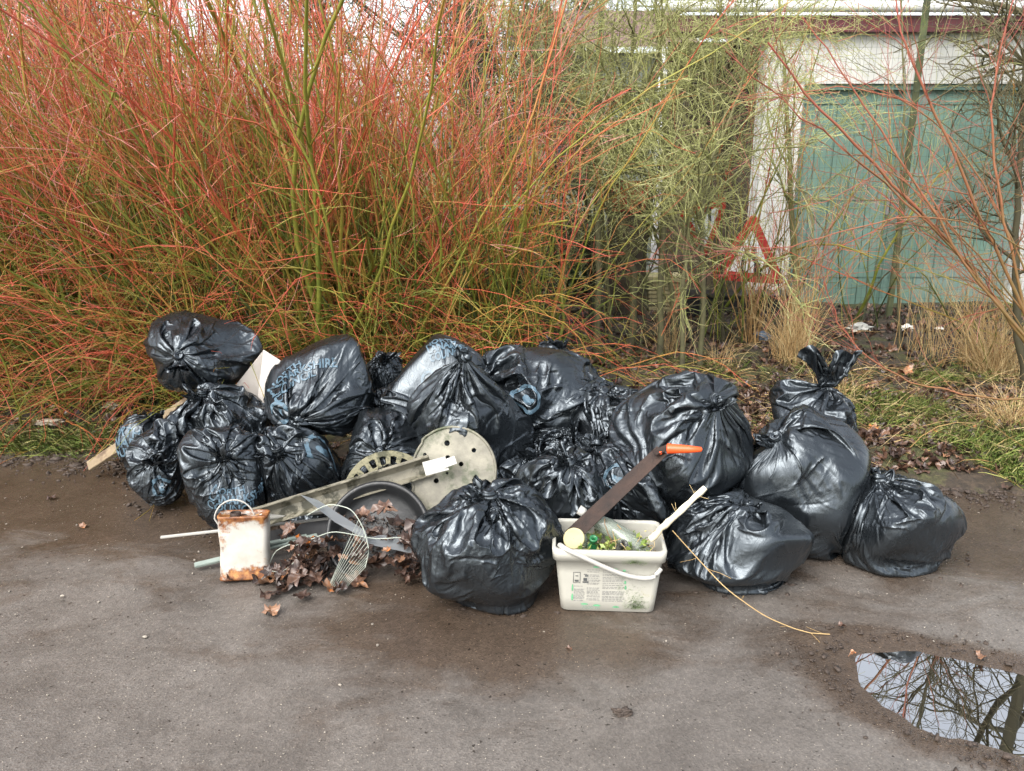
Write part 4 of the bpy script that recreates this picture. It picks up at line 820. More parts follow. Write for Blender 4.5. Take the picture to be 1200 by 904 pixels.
boxes('trough_body', [((x0, 8.6, 0), (x1, 9.0, .22))], BP, bk, .02); boxes('trough_rim', [((x0-.02, 8.58, .222), (x1+.02, 9.02, .25))], BP, bk, .008)
# litter on the leaf bed
def crumple(name, u, v, size, m, label, cat, seed, flat=.35):
    rs = np.random.RandomState(seed); bm = bmesh.new(); bmesh.ops.create_icosphere(bm, subdivisions=4, radius=1); V = np.array([q.co[:] for q in bm.verts]); F = np.array([[q.index for q in f.verts] for f in bm.faces]); bm.free()
    V = V*(1+.28*wnoise(rs, V, 2.4, 8, True)[:, None]+.10*wnoise(rs, V, 7, 8, True)[:, None])*np.array(size); g = gr(u, v, .03); z = float(verge_z(np.array([g.x]), np.array([g.y]))[0]) if g.y > float(edge_y(np.array([g.x]))[0]) else 0
    V[:, 2] -= V[:, 2].min(); o = link(name, mesh_np(name, V, F), m, None, False); o.location = (g.x, g.y, z); return tag(o, label, cat)
PALE = simple('pale_film', (.42, .42, .38), .35, .3, 12); crumple('plastic_scrap', 1005, 393, (.13, .06, .05), PALE, 'crumpled pale plastic scrap on the leaves in front of the green doors', 'litter', 1)
crumple('paper_scrap', 1062, 393, (.07, .04, .035), simple('white_paper', (.75, .73, .66), .7), 'white paper scrap right of the crumpled pale plastic', 'litter', 2); crumple('paper_scrap', 1100, 391, (.05, .03, .02), bpy.data.materials['white_paper'], 'smallest white scrap, furthest right on the leaf bed', 'litter', 3)
crumple('plastic_scrap', 893, 402, (.09, .06, .05), simple('blue_grey_film', (.10, .13, .17), .3), 'blue grey plastic scrap behind the straw clump', 'litter', 4); crumple('mud_lump', 730, 830, (.035, .018, .016), MUD, 'dark lump of mud on the open tarmac', 'mud', 5)
crumple('stone', 130, 487, (.07, .05, .03), simple('pale_stone', (.36, .31, .24), .8), 'pale stone on the verge at the left', 'stone', 6); crumple('stone', 60, 507, (.09, .05, .02), bpy.data.materials['pale_stone'], 'flat pale stone on the mossy edge at the far left', 'stone', 7)
print('ENV', time.time()-T00)
# ------------------------------------------------------------------ things dumped with the bags
DIRTYW = simple('dirty_white_plastic', (.40, .39, .34), .45, .10, 5, .15, ((.36, .33, .18), .60, 7)); OLDP = simple('grimy_plastic', (.20, .185, .14), .6, .35, 12, .3, ((.05, .048, .03), .50, 16))
WPL = simple('white_upvc', (.37, .36, .33), .4, .08, 5, .1, ((.33, .31, .25), .66, 9)); GPL = simple('grey_green_strip', (.22, .26, .23), .5, .3, 9, .2); RUST = simple('rusty_steel', (.026, .013, .008), .7, .6, 14, .5); ORG = simple('orange_plastic', (.72, .085, .015), .4, .15, 20)
WOOD = simple('weathered_wood', (.20, .15, .09), .8, .35, 9, .4, ((.12, .08, .05), .55, 9))
def lathe(prof, n=48, M=None):
    "prof: (r, z) list"
    f = np.arange(n)/n*2*PI; V = np.array([[(r*math.cos(a), r*math.sin(a), z) for a in f] for r, z in prof]).reshape(-1, 3)
    if M is not None: V = V@np.array(M.to_3x3()).T+np.array(M.translation)
    return V, grid_faces(len(prof), n)
def lmesh(name, prof, m, parent, M, n=48): V, F = lathe(prof, n, M); return link(name, mesh_np(name, V, F), m, parent, True)
def MT(loc, rot): return Matrix.Translation(loc)@Euler(rot).to_matrix().to_4x4()
def align(a, b):
    "matrix whose z runs from a to b, x as level as it goes"
    z = (Vector(b)-Vector(a)).normalized(); x = z.cross(Vector((0, 0, 1))); x = x.normalized() if x.length > .05 else Vector((1, 0, 0)); y = z.cross(x)
    M = Matrix((x, y, z)).transposed().to_4x4(); M.translation = Vector(a); return M
def bar(name, a, b, w, t, m, parent=None, bev=.002, roll=0, cuts=0):
    a, b = Vector(a), Vector(b); M = align(a, b)@Matrix.Rotation(roll, 4, 'Z'); L = (b-a).length; bm = bmesh.new(); box(bm, (-w/2, -t/2, 0), (w/2, t/2, L), bev); bm.transform(M); return bmo(name, bm, m, parent)
# --- white tub
TX, TY = at(716, 690, 2.66).x, 2.80; TR = -.06
tub = empty('plastic_tub', (TX, TY, 0), 'white rectangular plastic tub full of bottles, stained green at one corner', 'tub')
def rrect(w, d, r, n=6):
    out = []
    for cx, cy, a0 in ((w-r, d-r, 0), (-w+r, d-r, 90), (-w+r, -d+r, 180), (w-r, -d+r, 270)):
        for k in range(n+1): a = R_(a0+90*k/n); out.append((cx+r*math.cos(a), cy+r*math.sin(a)))
    return out
TH = .262; W0, W1, D0, D1 = .172, .197, .110, .131
def loft(rings, closed_bottom=True):
    V = np.array([[(x, y, z) for x, y in r] for r, z in rings]); nv, nu = V.shape[:2]; F = grid_faces(nv, nu); return V.reshape(-1, 3), F, nu
def xf(V, M): return V@np.array(M.to_3x3()).T+np.array(M.translation)
MTUB = MT((TX, TY, .002), (0, 0, TR))
prof = [(W0-.012, D0-.012, 0), (W0, D0, .008), (W0+(W1-W0)*.83, D0+(D1-D0)*.83, TH*.83), (W1+.006, D1+.006, TH*.832), (W1+.009, D1+.009, TH*.985), (W1+.004, D1+.004, TH), (W1-.004, D1-.004, TH), (W1-.006, D1-.006, TH*.8), (W0-.004, D0-.004, .012), (.01, .01, .0119)]
rings = []
for a, b_ in zip(prof[:-1], prof[1:]):
    for q in range(4 if abs(a[2]-b_[2]) > .05 else 1): t = q/4 if abs(a[2]-b_[2]) > .05 else 0; w, d, z = [a[i]+(b_[i]-a[i])*t for i in range(3)]; rings.append((rrect(w, d, min(.028, d*.9)), z))
V, F, nu = loft(rings); F = np.vstack([F]); me = mesh_np('tub_body', xf(V, MTUB), F); bmx = bmesh.new(); bmx.from_mesh(me); bmx.verts.ensure_lookup_table(); bmx.faces.new([bmx.verts[i] for i in range(nu)][::-1]); bmx.to_mesh(me); bmx.free()
link('tub_body', me, DIRTYW, tub, True)
hp = [(-.178, -.10, .262), (-.165, -.135, .268), (-.10, -.150, .245), (-.02, -.148, .205), (.06, -.145, .172), (.12, -.142, .160), (.16, -.140, .164), (.186, -.12, .19)]
hp = np.array(hp); k = np.linspace(0, 7, 40); Q = np.stack([np.interp(k, np.arange(8), hp[:, c]) for c in range(3)], -1)
for _ in range(6): Q[1:-1] = (Q[:-2]+2*Q[1:-1]+Q[2:])/4
V, F, _t = tubes(xf(Q, MTUB)[None], np.full((1, 40), .0085)*(1+.25*np.exp(-((np.arange(40)-3)/5)**2))[None], np.zeros((1, 40)), 10); link('handle', mesh_np('handle', V, F), WPL, tub, True)
PRG = simple('faded_grey_print', (.19, .19, .185), .5, .2, 40); PRN = simple('faded_green_print', (.13, .36, .19), .5, .2, 40); MOSS = simple('moss', (.10, .20, .02), .9, .6, 60, .6); PRD = simple('dark_grey_print', (.08, .085, .085), .5, .3, 60)
def front(x, z, off=.0012):   # a point on the tapered front face
    t = z/(TH*.83); return Vector((x, -(D0+(D1-D0)*.83*t)-off, z))
def decal(name, rects, m):
    V, F = [], []
    for (x0, z0, x1, z1) in rects: i = len(V); V += [front(x0, z0), front(x1, z0), front(x1, z1), front(x0, z1)]; F.append((i, i+1, i+2, i+3))
    return link(name, mesh_np(name, xf(np.array([v[:] for v in V]), MTUB), np.array(F)), m, tub)
rt = random.Random(4); lines, gl = [], []
for col, (xa_, xb_) in enumerate([(-.125, -.085), (-.078, -.03), (-.022, .06)]):
    z = .185 if col != 0 else .115
    while z > .05:
        z -= rt.choice([.0045, .0055, .008]); x = xa_
        while x < xb_-.006: w = rt.uniform(.004, .014); lines.append((x, z, min(x+w, xb_), z+.0019)); x += w+.0025
        if rt.random() < .12: z -= .008
decal('printed_text', lines, PRG)
decal('pictogram', [(-.128, .125, -.126, .17), (-.104, .125, -.102, .17), (-.126, .168, -.104, .17), (-.126, .125, -.104, .127), (-.122, .13, -.108, .138), (-.12, .152, -.110, .156), (-.094, .126, -.072, .132), (-.091, .134, -.078, .147), (-.086, .152, -.074, .158), (-.09, .16, -.078, .163)], PRD)
V, F = [], []
for (cx, cz, a, b_) in [(-.045, .192, .012, .005), (.02, .186, .01, .004), (.055, .18, .006, .006), (-.085, .035, .014, .005), (-.04, .03, .014, .006), (.03, .026, .013, .005), (.06, .13, .004, .01), (.062, .108, .004, .012), (.06, .16, .003, .006), (-.13, .06, .004, .02), (-.13, .1, .003, .02)]:
    i = len(V); V += [front(cx+a*math.cos(t), cz+b_*math.sin(t)*(1 if math.sin(t) > 0 else .5)) for t in np.arange(10)/10*2*PI]; V.append(front(cx, cz)); F += [(i+10, i+k, i+(k+1) % 10) for k in range(10)]
gp = link('green_print', mesh_np('green_print', xf(np.array([v[:] for v in V]), MTUB), np.array(F)), PRN, tub)
V, F = flat_text(['7000 m'], .022, .02); V = np.array([front(x-.062, .018+y+.004)[:] for x, y, _ in V]); link('size_print', mesh_np('size_print', xf(V, MTUB), F), simple('pale_print', (.26, .33, .27), .5), tub)
rs = np.random.RandomState(3); n = 900; bx0 = np.r_[.105+rs.randn(500)*.014*(1+.5*rs.rand(500)), .09+rs.randn(250)*.018, .03+rs.rand(150)*.1]; bz0 = np.r_[.02+np.abs(rs.randn(500))*.025, .222+rs.randn(250)*.004, .02+rs.rand(150)*.16]; bx0 = np.clip(bx0, -.15, .15)
fr = np.array([front(a, b_, .001 if b_ < .21 else .014)[:] for a, b_ in zip(bx0, bz0)]); nn = rs.randn(n, 3); s = rs.uniform(.0015, .005, n)[:, None]; up = nn*.5+np.array([0, -.6, .2]); V = np.stack([fr-nn*s, fr+up*s, fr+nn*s], 1).reshape(-1, 3); link('moss_stain', mesh_np('moss_stain', xf(V, MTUB), np.arange(n*3).reshape(-1, 3)), MOSS, tub)
# --- in the tub
def inT(x, y, z): return MTUB@Vector((x, y, z))
m, nt, b = mat('murky_glass'); b.inputs['Base Color'].default_value = (.62, .68, .58, 1); b.inputs['Transmission Weight'].default_value = .75; b.inputs['Roughness'].default_value = .18; MURK = m
m, nt, b = mat('smoky_glass'); b.inputs['Base Color'].default_value = (.10, .10, .09, 1); b.inputs['Transmission Weight'].default_value = .35; b.inputs['Roughness'].default_value = .15; SMOKE = m
m, nt, b = mat('green_glass'); b.inputs['Base Color'].default_value = (.03, .22, .08, 1); b.inputs['Transmission Weight'].default_value = .4; b.inputs['Roughness'].default_value = .12; GGL = m
def bottle(a, b_, R, neck, m, label, capm=None):
    L = (Vector(b_)-Vector(a)).length; M = align(a, b_); o = empty('bottle', tuple(a), label, 'bottle', 'bottles in the white tub')
    body = [(.001, 0), (R*.85, 0), (R, R*.2), (R, L*.55), (R*.93, L*.6), (neck*1.3, L*.80), (neck, L*.86), (neck, L*.95), (neck*1.15, L*.955), (neck*1.15, L), (neck*.75, L), (neck*.7, L*.8), (R*.85, L*.55), (R*.85, R*.3), (.001, R*.25)]
    me = lathe(body, 28, M); link('bottle_body', mesh_np('bottle_body', *me), m, o, True)
    if capm: lmesh('cap', [(.001, L*.93-.004), (neck*1.25, L*.93-.004), (neck*1.3, L*.95), (neck*1.3, L+.004), (.001, L+.005)], capm, o, M, 20)
    return o
bottle(inT(.13, .04, .19), inT(-.105, .075, .325), .036, .014, MURK, 'clear dirty bottle lying across the back of the tub', WPL)
bottle(inT(.15, -.01, .18), inT(-.01, .05, .285), .030, .012, MURK, 'second clear bottle, lying against the first and nearer the stick')
bottle(inT(-.02, .03, .12), inT(.055, -.075, .265), .030, .013, SMOKE, 'smoke grey bottle neck poking up in the tub')
bottle(inT(-.06, .03, .08), inT(-.055, -.06, .275), .028, .013, GGL, 'small green bottle neck at the left of the smoke grey one')
jr = empty('jar', tuple(inT(-.13, -.04, .18)), 'round glass jar with a white lid at the left end of the tub', 'jar'); Mj = MT(inT(-.125, -.03, .255), (-.95, -.25, .2)); lmesh('glass', [(.001, -.10), (.038, -.10), (.044, -.09), (.044, -.012), (.038, -.004)], MURK, jr, Mj @ Matrix.Rotation(PI, 4, 'X') @ Matrix.Rotation(PI, 4, 'X'), 32)
Mj2 = align(inT(-.115, .0, .235), inT(-.135, -.06, .275)); lmesh('lid', [(.001, .046), (.031, .046), (.036, .050), (.040, .046), (.041, .036), (.038, .034)], CREAM, jr, Mj2, 32); bpy.data.objects.remove([c_ for c_ in jr.children if c_.name.startswith('glass')][0]); lmesh('glass', [(.001, -.05), (.036, -.05), (.042, -.04), (.042, .025), (.037, .033)], MURK, jr, Mj2, 32)
# weed in the tub
rs = np.random.RandomState(12); w = empty('weed_tangle', tuple(inT(0, 0, .2)), 'tangle of green leaves and brown stems among the bottles', 'weeds')
n = 420; p = np.c_[rs.uniform(-.11, .15, n), rs.uniform(-.10, .08, n), .18+rs.rand(n)*.075]; a = rs.randn(n, 3); a /= np.linalg.norm(a, axis=1)[:, None]; b_ = np.cross(a, rs.randn(n, 3)); b_ /= np.linalg.norm(b_, axis=1)[:, None]; s = rs.uniform(.006, .017, n)[:, None]
V = np.stack([p-a*s, p+b_*s*.5, p+a*s, p-b_*s*.5], 1).reshape(-1, 3); me = mesh_np('leaves', xf(V, MTUB), np.arange(n*4).reshape(-1, 4)); add_attr(me, 'tone', np.repeat(rs.rand(n)*.9, 4)); link('leaves', me, GRASS, w)
P = grow(rs, np.c_[rs.uniform(-.05, .14, 60), rs.uniform(-.1, .05, 60), np.full(60, .2)], rs.randn(60, 3)*[1, .6, .5], rs.uniform(.05, .16, 60), 8, .25); P[..., 2] = np.maximum(P[..., 2], .17); P[..., :2] = np.clip(P[..., :2], [-.17, -.112], [.17, .112]); P = xf(P.reshape(-1, 3), MTUB).reshape(P.shape); twig_mesh('stems', [(P, np.full(P.shape[:2], .0016), np.repeat(rs.rand(60)[:, None], 8, 1))], STRAW, w)
link('soil', mesh_np('soil', xf(np.array([(x, y, .175+.012*math.sin(x*60)*math.cos(y*70)) for y in np.linspace(-.108, .108, 16) for x in np.linspace(-.168, .168, 24)]), MTUB), grid_faces(16, 24, False)), SOIL, w, True)
# rusty blade with an orange end
bl = empty('metal_strip', tuple(inT(-.09, -.02, .2)), 'long dark rusty blade standing in the tub with a bright orange end', 'blade')
a, b_ = at(668, 630, 2.80), at(776, 528, 2.92); bm = bmesh.new(); box(bm, (-.033, -.0012, 0), (.033, .0012, (b_-a).length)); 
for v in bm.verts: v.co.x *= (1.0 if v.co.z > .1 else 1.15)
bm.transform(align(a, b_)@Matrix.Rotation(.25, 4, 'Z')); bmo('long_strip', bm, RUST, bl)
a2 = at(766, 531, 2.90); b2 = at(789, 522, 2.92); bar('bent_tip', a2, b2, .036, .003, RUST, bl, .001, .2)
M = align(at(782, 526, 2.90), at(822, 527, 2.86)); V, F = lathe([(.010, 0), (.019, 0), (.0195, .004), (.017, .04), (.014, .085), (.009, .125), (.001, .129)], 20, M); link('orange_end', mesh_np('orange_end', V, F), ORG, bl, True)
V, F = lathe([(.001, -.004), (.006, -.004), (.006, .004), (.001, .004)], 12, align(at(774, 531, 2.895), at(774, 531, 2.895)+Vector((0, -1, .4)))); link('rivet', mesh_np('rivet', V, F), ORG, bl, True)
# stick
st = empty('stick', tuple(inT(.12, -.05, .2)), 'pale peeled stick leaning out of the right end of the tub', 'stick'); P = arc([(762, 632, 2.72), (790, 606, 2.74), (826, 572, 2.78)], 14); P += np.random.RandomState(2).randn(14, 3)*.0012
twig_mesh('shaft', [(P[None], np.linspace(.0125, .0105, 14)[None]*(1+.12*np.sin(np.arange(14)*1.7))[None], np.linspace(.8, 1.0, 14)[None])], bark('peeled_wood', [(0, (.2, .14, .08)), (.6, (.42, .34, .20)), (1, (.68, .62, .48))], .7, .35, 14), st, 10)
rs = np.random.RandomState(9); Q = grow(rs, np.repeat(P[[3, 7, 11]], 3, 0), rs.randn(9, 3), rs.uniform(.02, .07, 9), 4); twig_mesh('splinters', [(Q, np.full(Q.shape[:2], .0008), np.full(Q.shape[:2], .9))], STRAW, st)
ds = empty('dry_stalk', tuple(gr(880, 700)), 'long thin dry stalk trailing from the tub across the tarmac', 'stalk'); P = arc([(788, 622, 2.74), (815, 652, 2.72), (850, 690, 2.62), (895, 722, 2.58), (930, 737, 2.56), (972, 748, 2.545)], 30); P[:, 2] = np.maximum(P[:, 2], .004)
twig_mesh('stem', [(P[None], np.full((1, 30), .0019), np.full((1, 30), .6))], STRAW, ds, 6); Q = grow(rs, P[[6, 8, 14, 22, 26, 28]], rs.randn(6, 3)*[1, 1, .3]+[0, 0, -.6], rs.uniform(.03, .1, 6), 5); Q[..., 2] = np.maximum(Q[..., 2], .003); twig_mesh('rootlets', [(Q, np.full(Q.shape[:2], .001), np.full(Q.shape[:2], .5))], STRAW, ds)
# --- rusty tin with a wire handle
m, nt, b = mat('rusted_white_tin'); co = objco(nt); n1 = noise(nt, 9, 8, .7, co); sep = nt.nodes.new('ShaderNodeSeparateXYZ'); nt.links.new(co, sep.inputs[0])
zz = ramp(nt, sep.outputs[2], [(.0, (.32,)*3), (.05, (.18,)*3), (.11, (.0,)*3), (.2, (.02,)*3), (.245, (.10,)*3), (.275, (.34,)*3)]).outputs[0]
f = ramp(nt, math_(nt, 'ADD', n1.outputs[0], zz), [(.585, (0,)*3), (.68, (1,)*3)]).outputs[0]; rc = ramp(nt, noise(nt, 40, 5, .6, co).outputs[0], [(.3, (.035, .013, .006)), (.5, (.20, .07, .02)), (.7, (.40, .20, .06))]).outputs[0]
nt.links.new(mixc(nt, f, ramp(nt, noise(nt, 14, 5, .6, co).outputs[0], [(.3, (.34, .32, .27)), (.65, (.45, .43, .39))]).outputs[0], rc), b.inputs['Base Color']); b.inputs['Roughness'].default_value = .5; bump(nt, b, f, .3, .003)
TINM = m; tc = gr(287, 684); tn = empty('rusty_tin', (tc.x, tc.y+.055, 0), 'white painted tin with rusty ends and a wire handle, left of the leaf heap', 'tin')
MN = MT((tc.x-.01, tc.y+.055, .003), (-.10, .02, .10)); TW, TD, THH = .096, .045, .262
rings = [(rrect(w, d, min(.02, d*.8)), z) for w, d, z in [(.01, .01, .004), (TW-.006, TD-.006, .004), (TW, TD, .0), (TW+.001, TD+.001, .006), (TW-.002, TD-.002, .012), (TW-.002, TD-.001, .07), (TW-.004, TD-.004, .13), (TW-.001, TD-.001, .2), (TW-.002, TD-.002, THH-.012), (TW+.001, TD+.001, THH-.006), (TW, TD, THH), (TW-.005, TD-.005, THH-.001), (TW-.008, TD-.008, THH-.007), (.03, .02, THH-.008), (.01, .008, THH-.008)]]
V, F, nu = loft(rings); V[:, 1] += .004*np.sin(V[:, 2]*30+V[:, 0]*20); link('tin_body', mesh_np('tin_body', xf(V, MN), F), TINM, tn, True)
lmesh('spout', [(.021, -.004), (.021, .010), (.018, .012), (.016, .010), (.015, -.002)], RUST, tn, MN@Matrix.Translation((-.03, -.008, THH-.004)), 24)
t = np.linspace(0, PI, 26); hq = np.c_[-.018+.078*-np.cos(t)-.018, -.0*t, THH-.03+.085*np.sin(t)]; hq[0] = (-.097, 0, THH-.05); hq[-1] = (.07, 0, THH-.005); twig_mesh('wire_handle', [(xf(hq, MN)[None], np.full((1, 26), .0032), np.zeros((1, 26)))], WPL, tn, 8)
# --- planks and trims
def plank(name, p0, p1, w, t, m, label, cat, roll=0, bev=.002): o = bar(name, at(*p0), at(*p1), w, t, m, None, bev, roll); return tag(o, label, cat)
plank('white_board', (262, 609, 3.12), (398, 594, 3.28), .055, .012, WPL, 'white board behind the tin, under the grey trunking', 'board', .35)
plank('white_strip', (188, 630, 3.14), (392, 607, 3.26), .014, .008, WPL, 'thin white strip poking out to the left of the tin', 'strip', .2)
plank('grey_strip', (228, 663, 3.02), (372, 628, 3.2), .026, .012, GPL, 'grey green strip lying on the tarmac behind the tin', 'strip', .3); plank('grey_strip', (300, 640, 3.1), (360, 628, 3.2), .02, .010, GPL, 'upper grey green strip next to the leaf heap', 'strip', .2)
plank('dark_filler_board', (262, 648, 3.22), (400, 618, 3.3), .10, .01, BP, 'black board filling the dark region behind the tin', 'board', 1.1)  # black board added to fill the dark region below the trunking
plank('wooden_plank', (104, 547, 4.02), (225, 468, 4.12), .06, .02, WOOD, 'weathered wooden plank sticking out under the left end of the heap', 'plank', .7)
bm = bmesh.new(); vs = [bm.verts.new(at(*p)) for p in [(276, 452, 4.0), (309, 410, 4.06), (334, 426, 4.08), (324, 480, 4.0), (300, 480, 3.98)]]; bmesh.ops.solidify(bm, geom=[bm.faces.new(vs)], thickness=.016); tag(bmo('white_offcut', bm, simple('faced_chipboard', (.55, .51, .46), .45, .06)), 'white faced offcut between the topmost left bag and the big dull bag', 'board')
plank('white_offcut', (600, 578, 3.3), (640, 570, 3.3), .02, .01, WPL, 'tiny white chip seen between the front bag and the pleated bag', 'board')
# trunking: an open angle
tr = empty('trunking', tuple(at(300, 612, 3.16)), 'grimy grey length of plastic trunking lying across the round tray', 'trunking'); a, b_ = at(292, 610, 3.14), at(505, 545, 3.24); M = align(a, b_)@Matrix.Diagonal((1.2, 1.2, 1, 1)); L = (b_-a).length
bm = bmesh.new()
prof = [(-.042, .012), (-.038, -.016), (.0, -.030), (.036, -.020), (.040, .010), (.036, .010), (.032, -.017), (.0, -.026), (-.034, -.013), (-.038, .012)]
nz = 14; vs = [[bm.verts.new(M@Vector((y*1.0 + .0008*math.sin(k*1.3), x*.9, L*k/nz))) for x, y in prof] for k in range(nz+1)]
for k in range(nz):
    for i in range(10): bm.faces.new([vs[k][i], vs[k][(i+1) % 10], vs[k+1][(i+1) % 10], vs[k+1][i]])
bm.faces.new(vs[0]); bm.faces.new(vs[-1][::-1]); bmesh.ops.recalc_face_normals(bm, faces=bm.faces[:]); bmo('channel', bm, OLDP, tr)
bar('clean_end', at(497, 550, 3.17), at(524, 543, 3.2), .06, .004, WPL, tr, .001, .9); bar('end_lip', at(519, 544.5, 3.19), at(534, 539, 3.2), .035, .004, WPL, tr, .001, .9)
# round tray
DARKR = simple('dark_tray_plastic', (.012, .013, .014), .42, .4, 8, .3, ((.045, .042, .038), .60, 30)); dc = at(443, 628, 3.08); ty = empty('round_tray', (dc.x, dc.y, 0), 'round black tray tilted towards the road and holding dead leaves', 'tray'); MD = MT(dc+Vector((0, .02, .0)), (1.02, .04, -.05))@Matrix.Diagonal((1.08, 1.08, 1.08, 1))
lmesh('tray_body', [(.001, -.035), (.10, -.036), (.145, -.033), (.165, -.02), (.182, .016), (.190, .020), (.199, .018), (.202, .010), (.199, .004), (.188, .006), (.17, -.03), (.15, -.043), (.001, -.044)], DARKR, ty, MD, 72)
lmesh('ring_mark', [(.088, -.0355), (.092, -.032), (.096, -.0355)], DARKR, ty, MD, 64)
rs = np.random.RandomState(5); n = 700; aa = rs.rand(n)*6.28; rr = .15*np.sqrt(rs.rand(n)); px_, py_ = rr*np.cos(aa), rr*np.sin(aa); ok = py_ < .06; p = xf(np.c_[px_, py_, np.full(n, -.03)], MD)[ok]; crumbs('tray_soil', p[:, 0], p[:, 1], p[:, 2]+.003, rs.gamma(2, .0016, ok.sum())+.001, 7, MUD, 'crumbs of soil lying in the round tray', 'soil')
# holed disc
hd = empty('holed_disc', tuple(at(534, 600, 3.2)), 'grimy pale disc with round holes leaning on the bags behind the tray', 'disc'); MH = MT(at(530, 553, 3.26), (1.15, .12, -.18))
bm = bmesh.new(); R0 = .186; outer = [(R0*math.cos(t)*(1 if math.cos(t) > -.86 else .93), R0*1.02*math.sin(t)) for t in np.arange(60)/60*2*PI]
cu = bpy.data.curves.new('d', 'CURVE'); cu.dimensions = '2D'; cu.fill_mode = 'BOTH'; cu.extrude = .003; cu.bevel_depth = .0012; cu.bevel_resolution = 1
def addsp(pts):
    s_ = cu.splines.new('POLY'); s_.points.add(len(pts)-1); s_.use_cyclic_u = True
    for q_, p_ in zip(s_.points, pts): q_.co = (p_[0], p_[1], 0, 1)
addsp(outer)
for (x, y, r) in [(-.045, .115, .013), (.075, .105, .011), (-.03, .055, .011), (.032, .038, .011), (-.10, .0, .014), (-.13, .05, .009), (-.06, -.05, .012), (.05, -.085, .012), (.0, -.115, .012), (.10, -.02, .010), (-.02, -.01, .007)]: addsp([(x+r*math.cos(t), y+r*math.sin(t)) for t in np.arange(18)/18*2*PI])
oc = bpy.data.objects.new('d', cu); C.objects.link(oc); bpy.context.view_layer.update(); me = bpy.data.meshes.new_from_object(oc.evaluated_get(bpy.context.evaluated_depsgraph_get())); bpy.data.objects.remove(oc)
me.materials.clear(); me.transform(MH); GRIME = simple('grimy_cream', (.19, .178, .135), .55, .45, 9, .25, ((.06, .07, .035), .47, 6)); link('disc_plate', me, GRIME, hd)
V, F, _t = tubes(xf(np.array([(x*1.005, y*1.005, .006) for x, y in outer+outer[:1]]), MH)[None], np.full((1, 61), .006), np.zeros((1, 61)), 8); link('rolled_rim', mesh_np('rolled_rim', V, F), GRIME, hd, True)
# slotted ring behind it
sr = empty('slotted_ring', tuple(at(455, 600, 3.35)), 'grimy cream ring with slots behind the trunking', 'ring'); MS = MT(at(456, 582, 3.36), (1.12, .0, .12)); cu = bpy.data.curves.new('d', 'CURVE'); cu.dimensions = '2D'; cu.fill_mode = 'BOTH'; cu.extrude = .008; cu.bevel_depth = .002
addsp([(.20*math.cos(t), .20*math.sin(t)) for t in np.arange(64)/64*2*PI]); addsp([(.12*math.cos(t), .12*math.sin(t)) for t in np.arange(64)/64*2*PI])
for k in range(22):
    a0 = k/22*2*PI; addsp([(r*math.cos(a0+q), r*math.sin(a0+q)) for r, q in [(.14, -.09), (.178, -.09), (.18, 0), (.178, .09), (.14, .09), (.138, 0)]])
oc = bpy.data.objects.new('d', cu); C.objects.link(oc); bpy.context.view_layer.update(); me = bpy.data.meshes.new_from_object(oc.evaluated_get(bpy.context.evaluated_depsgraph_get())); bpy.data.objects.remove(oc); me.materials.clear(); me.transform(MS); link('ring_plate', me, simple('mossy_cream', (.20, .185, .11), .7, .5, 14, .4, ((.05, .05, .025), .47, 14)), sr)
# clear pane and rake head
m, nt, b = mat('scratched_clear_plastic'); b.inputs['Base Color'].default_value = (.40, .43, .45, 1); b.inputs['Transmission Weight'].default_value = .8; b.inputs['Roughness'].default_value = .3; CLEAR = m
bm = bmesh.new(); pts = [at(352, 580, 3.02), at(372, 586, 3.02), at(428, 622, 2.96), at(432, 634, 2.94), at(392, 612, 2.96)]; vs = [bm.verts.new(p) for p in pts]; bmesh.ops.solidify(bm, geom=[bm.faces.new(vs)], thickness=.003); tag(bmo('clear_plastic_shard', bm, CLEAR), 'clear plastic shard lying on top of the round tray', 'plastic shard')
bm = bmesh.new(); pts = [at(420, 632, 2.98), at(447, 627, 3.0), at(500, 634, 3.0), at(498, 652, 2.96), at(440, 640, 2.96)]; vs = [bm.verts.new(p) for p in pts]; bmesh.ops.solidify(bm, geom=[bm.faces.new(vs)], thickness=.002); tag(bmo('clear_plastic_shard', bm, CLEAR), 'second clear shard across the middle of the tray', 'plastic shard')
rk = empty('wire_rack', tuple(at(405, 690, 2.9)), 'bent piece of thin wire rack on top of the leaf heap', 'wire rack'); WR = simple('pale_wire', (.32, .35, .30), .45, .2); tin = []
e1 = arc([(412, 596, 2.93), (426, 618, 2.9), (433, 645, 2.88), (428, 665, 2.87)], 16); e2 = arc([(384, 690, 2.87), (386, 686, 2.87), (392, 694, 2.86), (398, 698, 2.86)], 16)
for k in range(13): a_ = Vector(e1[3+k]); b_ = Vector(e2[3+k]); mid = (a_+b_)/2+Vector((0, 0, .004)); tin.append([a_, (a_+mid)/2, mid, (mid+b_)/2, b_])
twig_mesh('tines', [(np.array(tin), np.full((13, 5), .0011), np.zeros((13, 5)))], WR, rk, 6); e3 = arc([(360, 604, 3.0), (385, 590, 2.98), (412, 596, 2.93), (426, 618, 2.9), (433, 645, 2.88), (428, 665, 2.87)], 26)
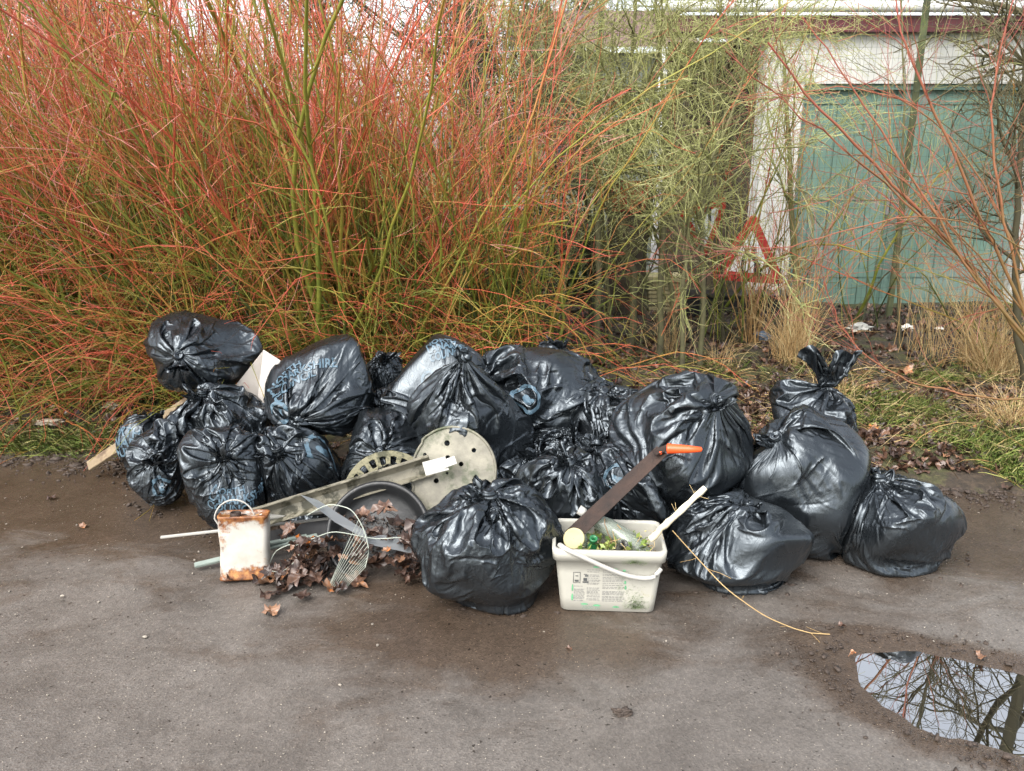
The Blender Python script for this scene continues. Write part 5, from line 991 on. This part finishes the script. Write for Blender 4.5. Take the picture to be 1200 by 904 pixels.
twig_mesh('edge_wire', [(e3[None], np.full((1, 26), .0022), np.zeros((1, 26))), (arc([(345, 640, 2.95), (390, 622, 2.93), (440, 632, 2.92), (470, 630, 2.92)], 26)[None], np.full((1, 26), .002), np.zeros((1, 26)))], WR, rk, 6)
wl = arc([(313, 668, 2.97), (322, 645, 2.98), (345, 636, 2.98), (352, 640, 2.98), (350, 655, 2.97), (330, 672, 2.95), (313, 668, 2.97)], 30); o = twig_mesh('wire_loop', [(wl[None], np.full((1, 30), .0022), np.zeros((1, 30)))], WR, None, 6); tag(o, 'bent wire loop between the tin and the leaf heap', 'wire')
print('JUNK', time.time()-T00)
# ------------------------------------------------------------------ light, sky, camera
sc = bpy.context.scene
w = bpy.data.worlds.new('World'); sc.world = w; w.use_nodes = True; nt = w.node_tree; bg = nt.nodes['Background']
sky = nt.nodes.new('ShaderNodeTexSky'); sky.sky_type = 'NISHITA'; sky.sun_disc = False; EL, AZ = 48, 215
sky.sun_elevation = R_(EL); sky.sun_rotation = R_(AZ); sky.air_density = 1.2; sky.dust_density = 4.0; sky.ozone_density = 1.0
hs = nt.nodes.new('ShaderNodeHueSaturation'); hs.inputs['Saturation'].default_value = .33; nt.links.new(sky.outputs[0], hs.inputs['Color']); nt.links.new(hs.outputs[0], bg.inputs[0]); bg.inputs[1].default_value = .15
sl = bpy.data.lights.new('sun', 'SUN'); sl.energy = .7; sl.angle = R_(50); sl.color = (1, .97, .92); so = bpy.data.objects.new('sun', sl); C.objects.link(so)
a = R_(AZ); sd = Vector((math.sin(a)*math.cos(R_(EL)), math.cos(a)*math.cos(R_(EL)), math.sin(R_(EL)))); so.rotation_euler = sd.to_track_quat('Z', 'Y').to_euler(); so.location = sd*30
cam = bpy.data.cameras.new('camera'); co_ = bpy.data.objects.new('camera', cam); C.objects.link(co_); cam.sensor_width = 36; cam.lens = 28.8; cam.clip_end = 2000; cam.clip_start = .05
co_.location = (0, 0, CAMH); co_.rotation_euler = (PI/2-PITCH, 0, 0); sc.camera = co_
sc.view_settings.view_transform = 'Standard'; sc.view_settings.look = 'None'; sc.view_settings.gamma = 1; sc.view_settings.use_curve_mapping = False; sc.view_settings.exposure = 1.65
sc.cycles.max_bounces = 8; sc.cycles.use_denoising = True
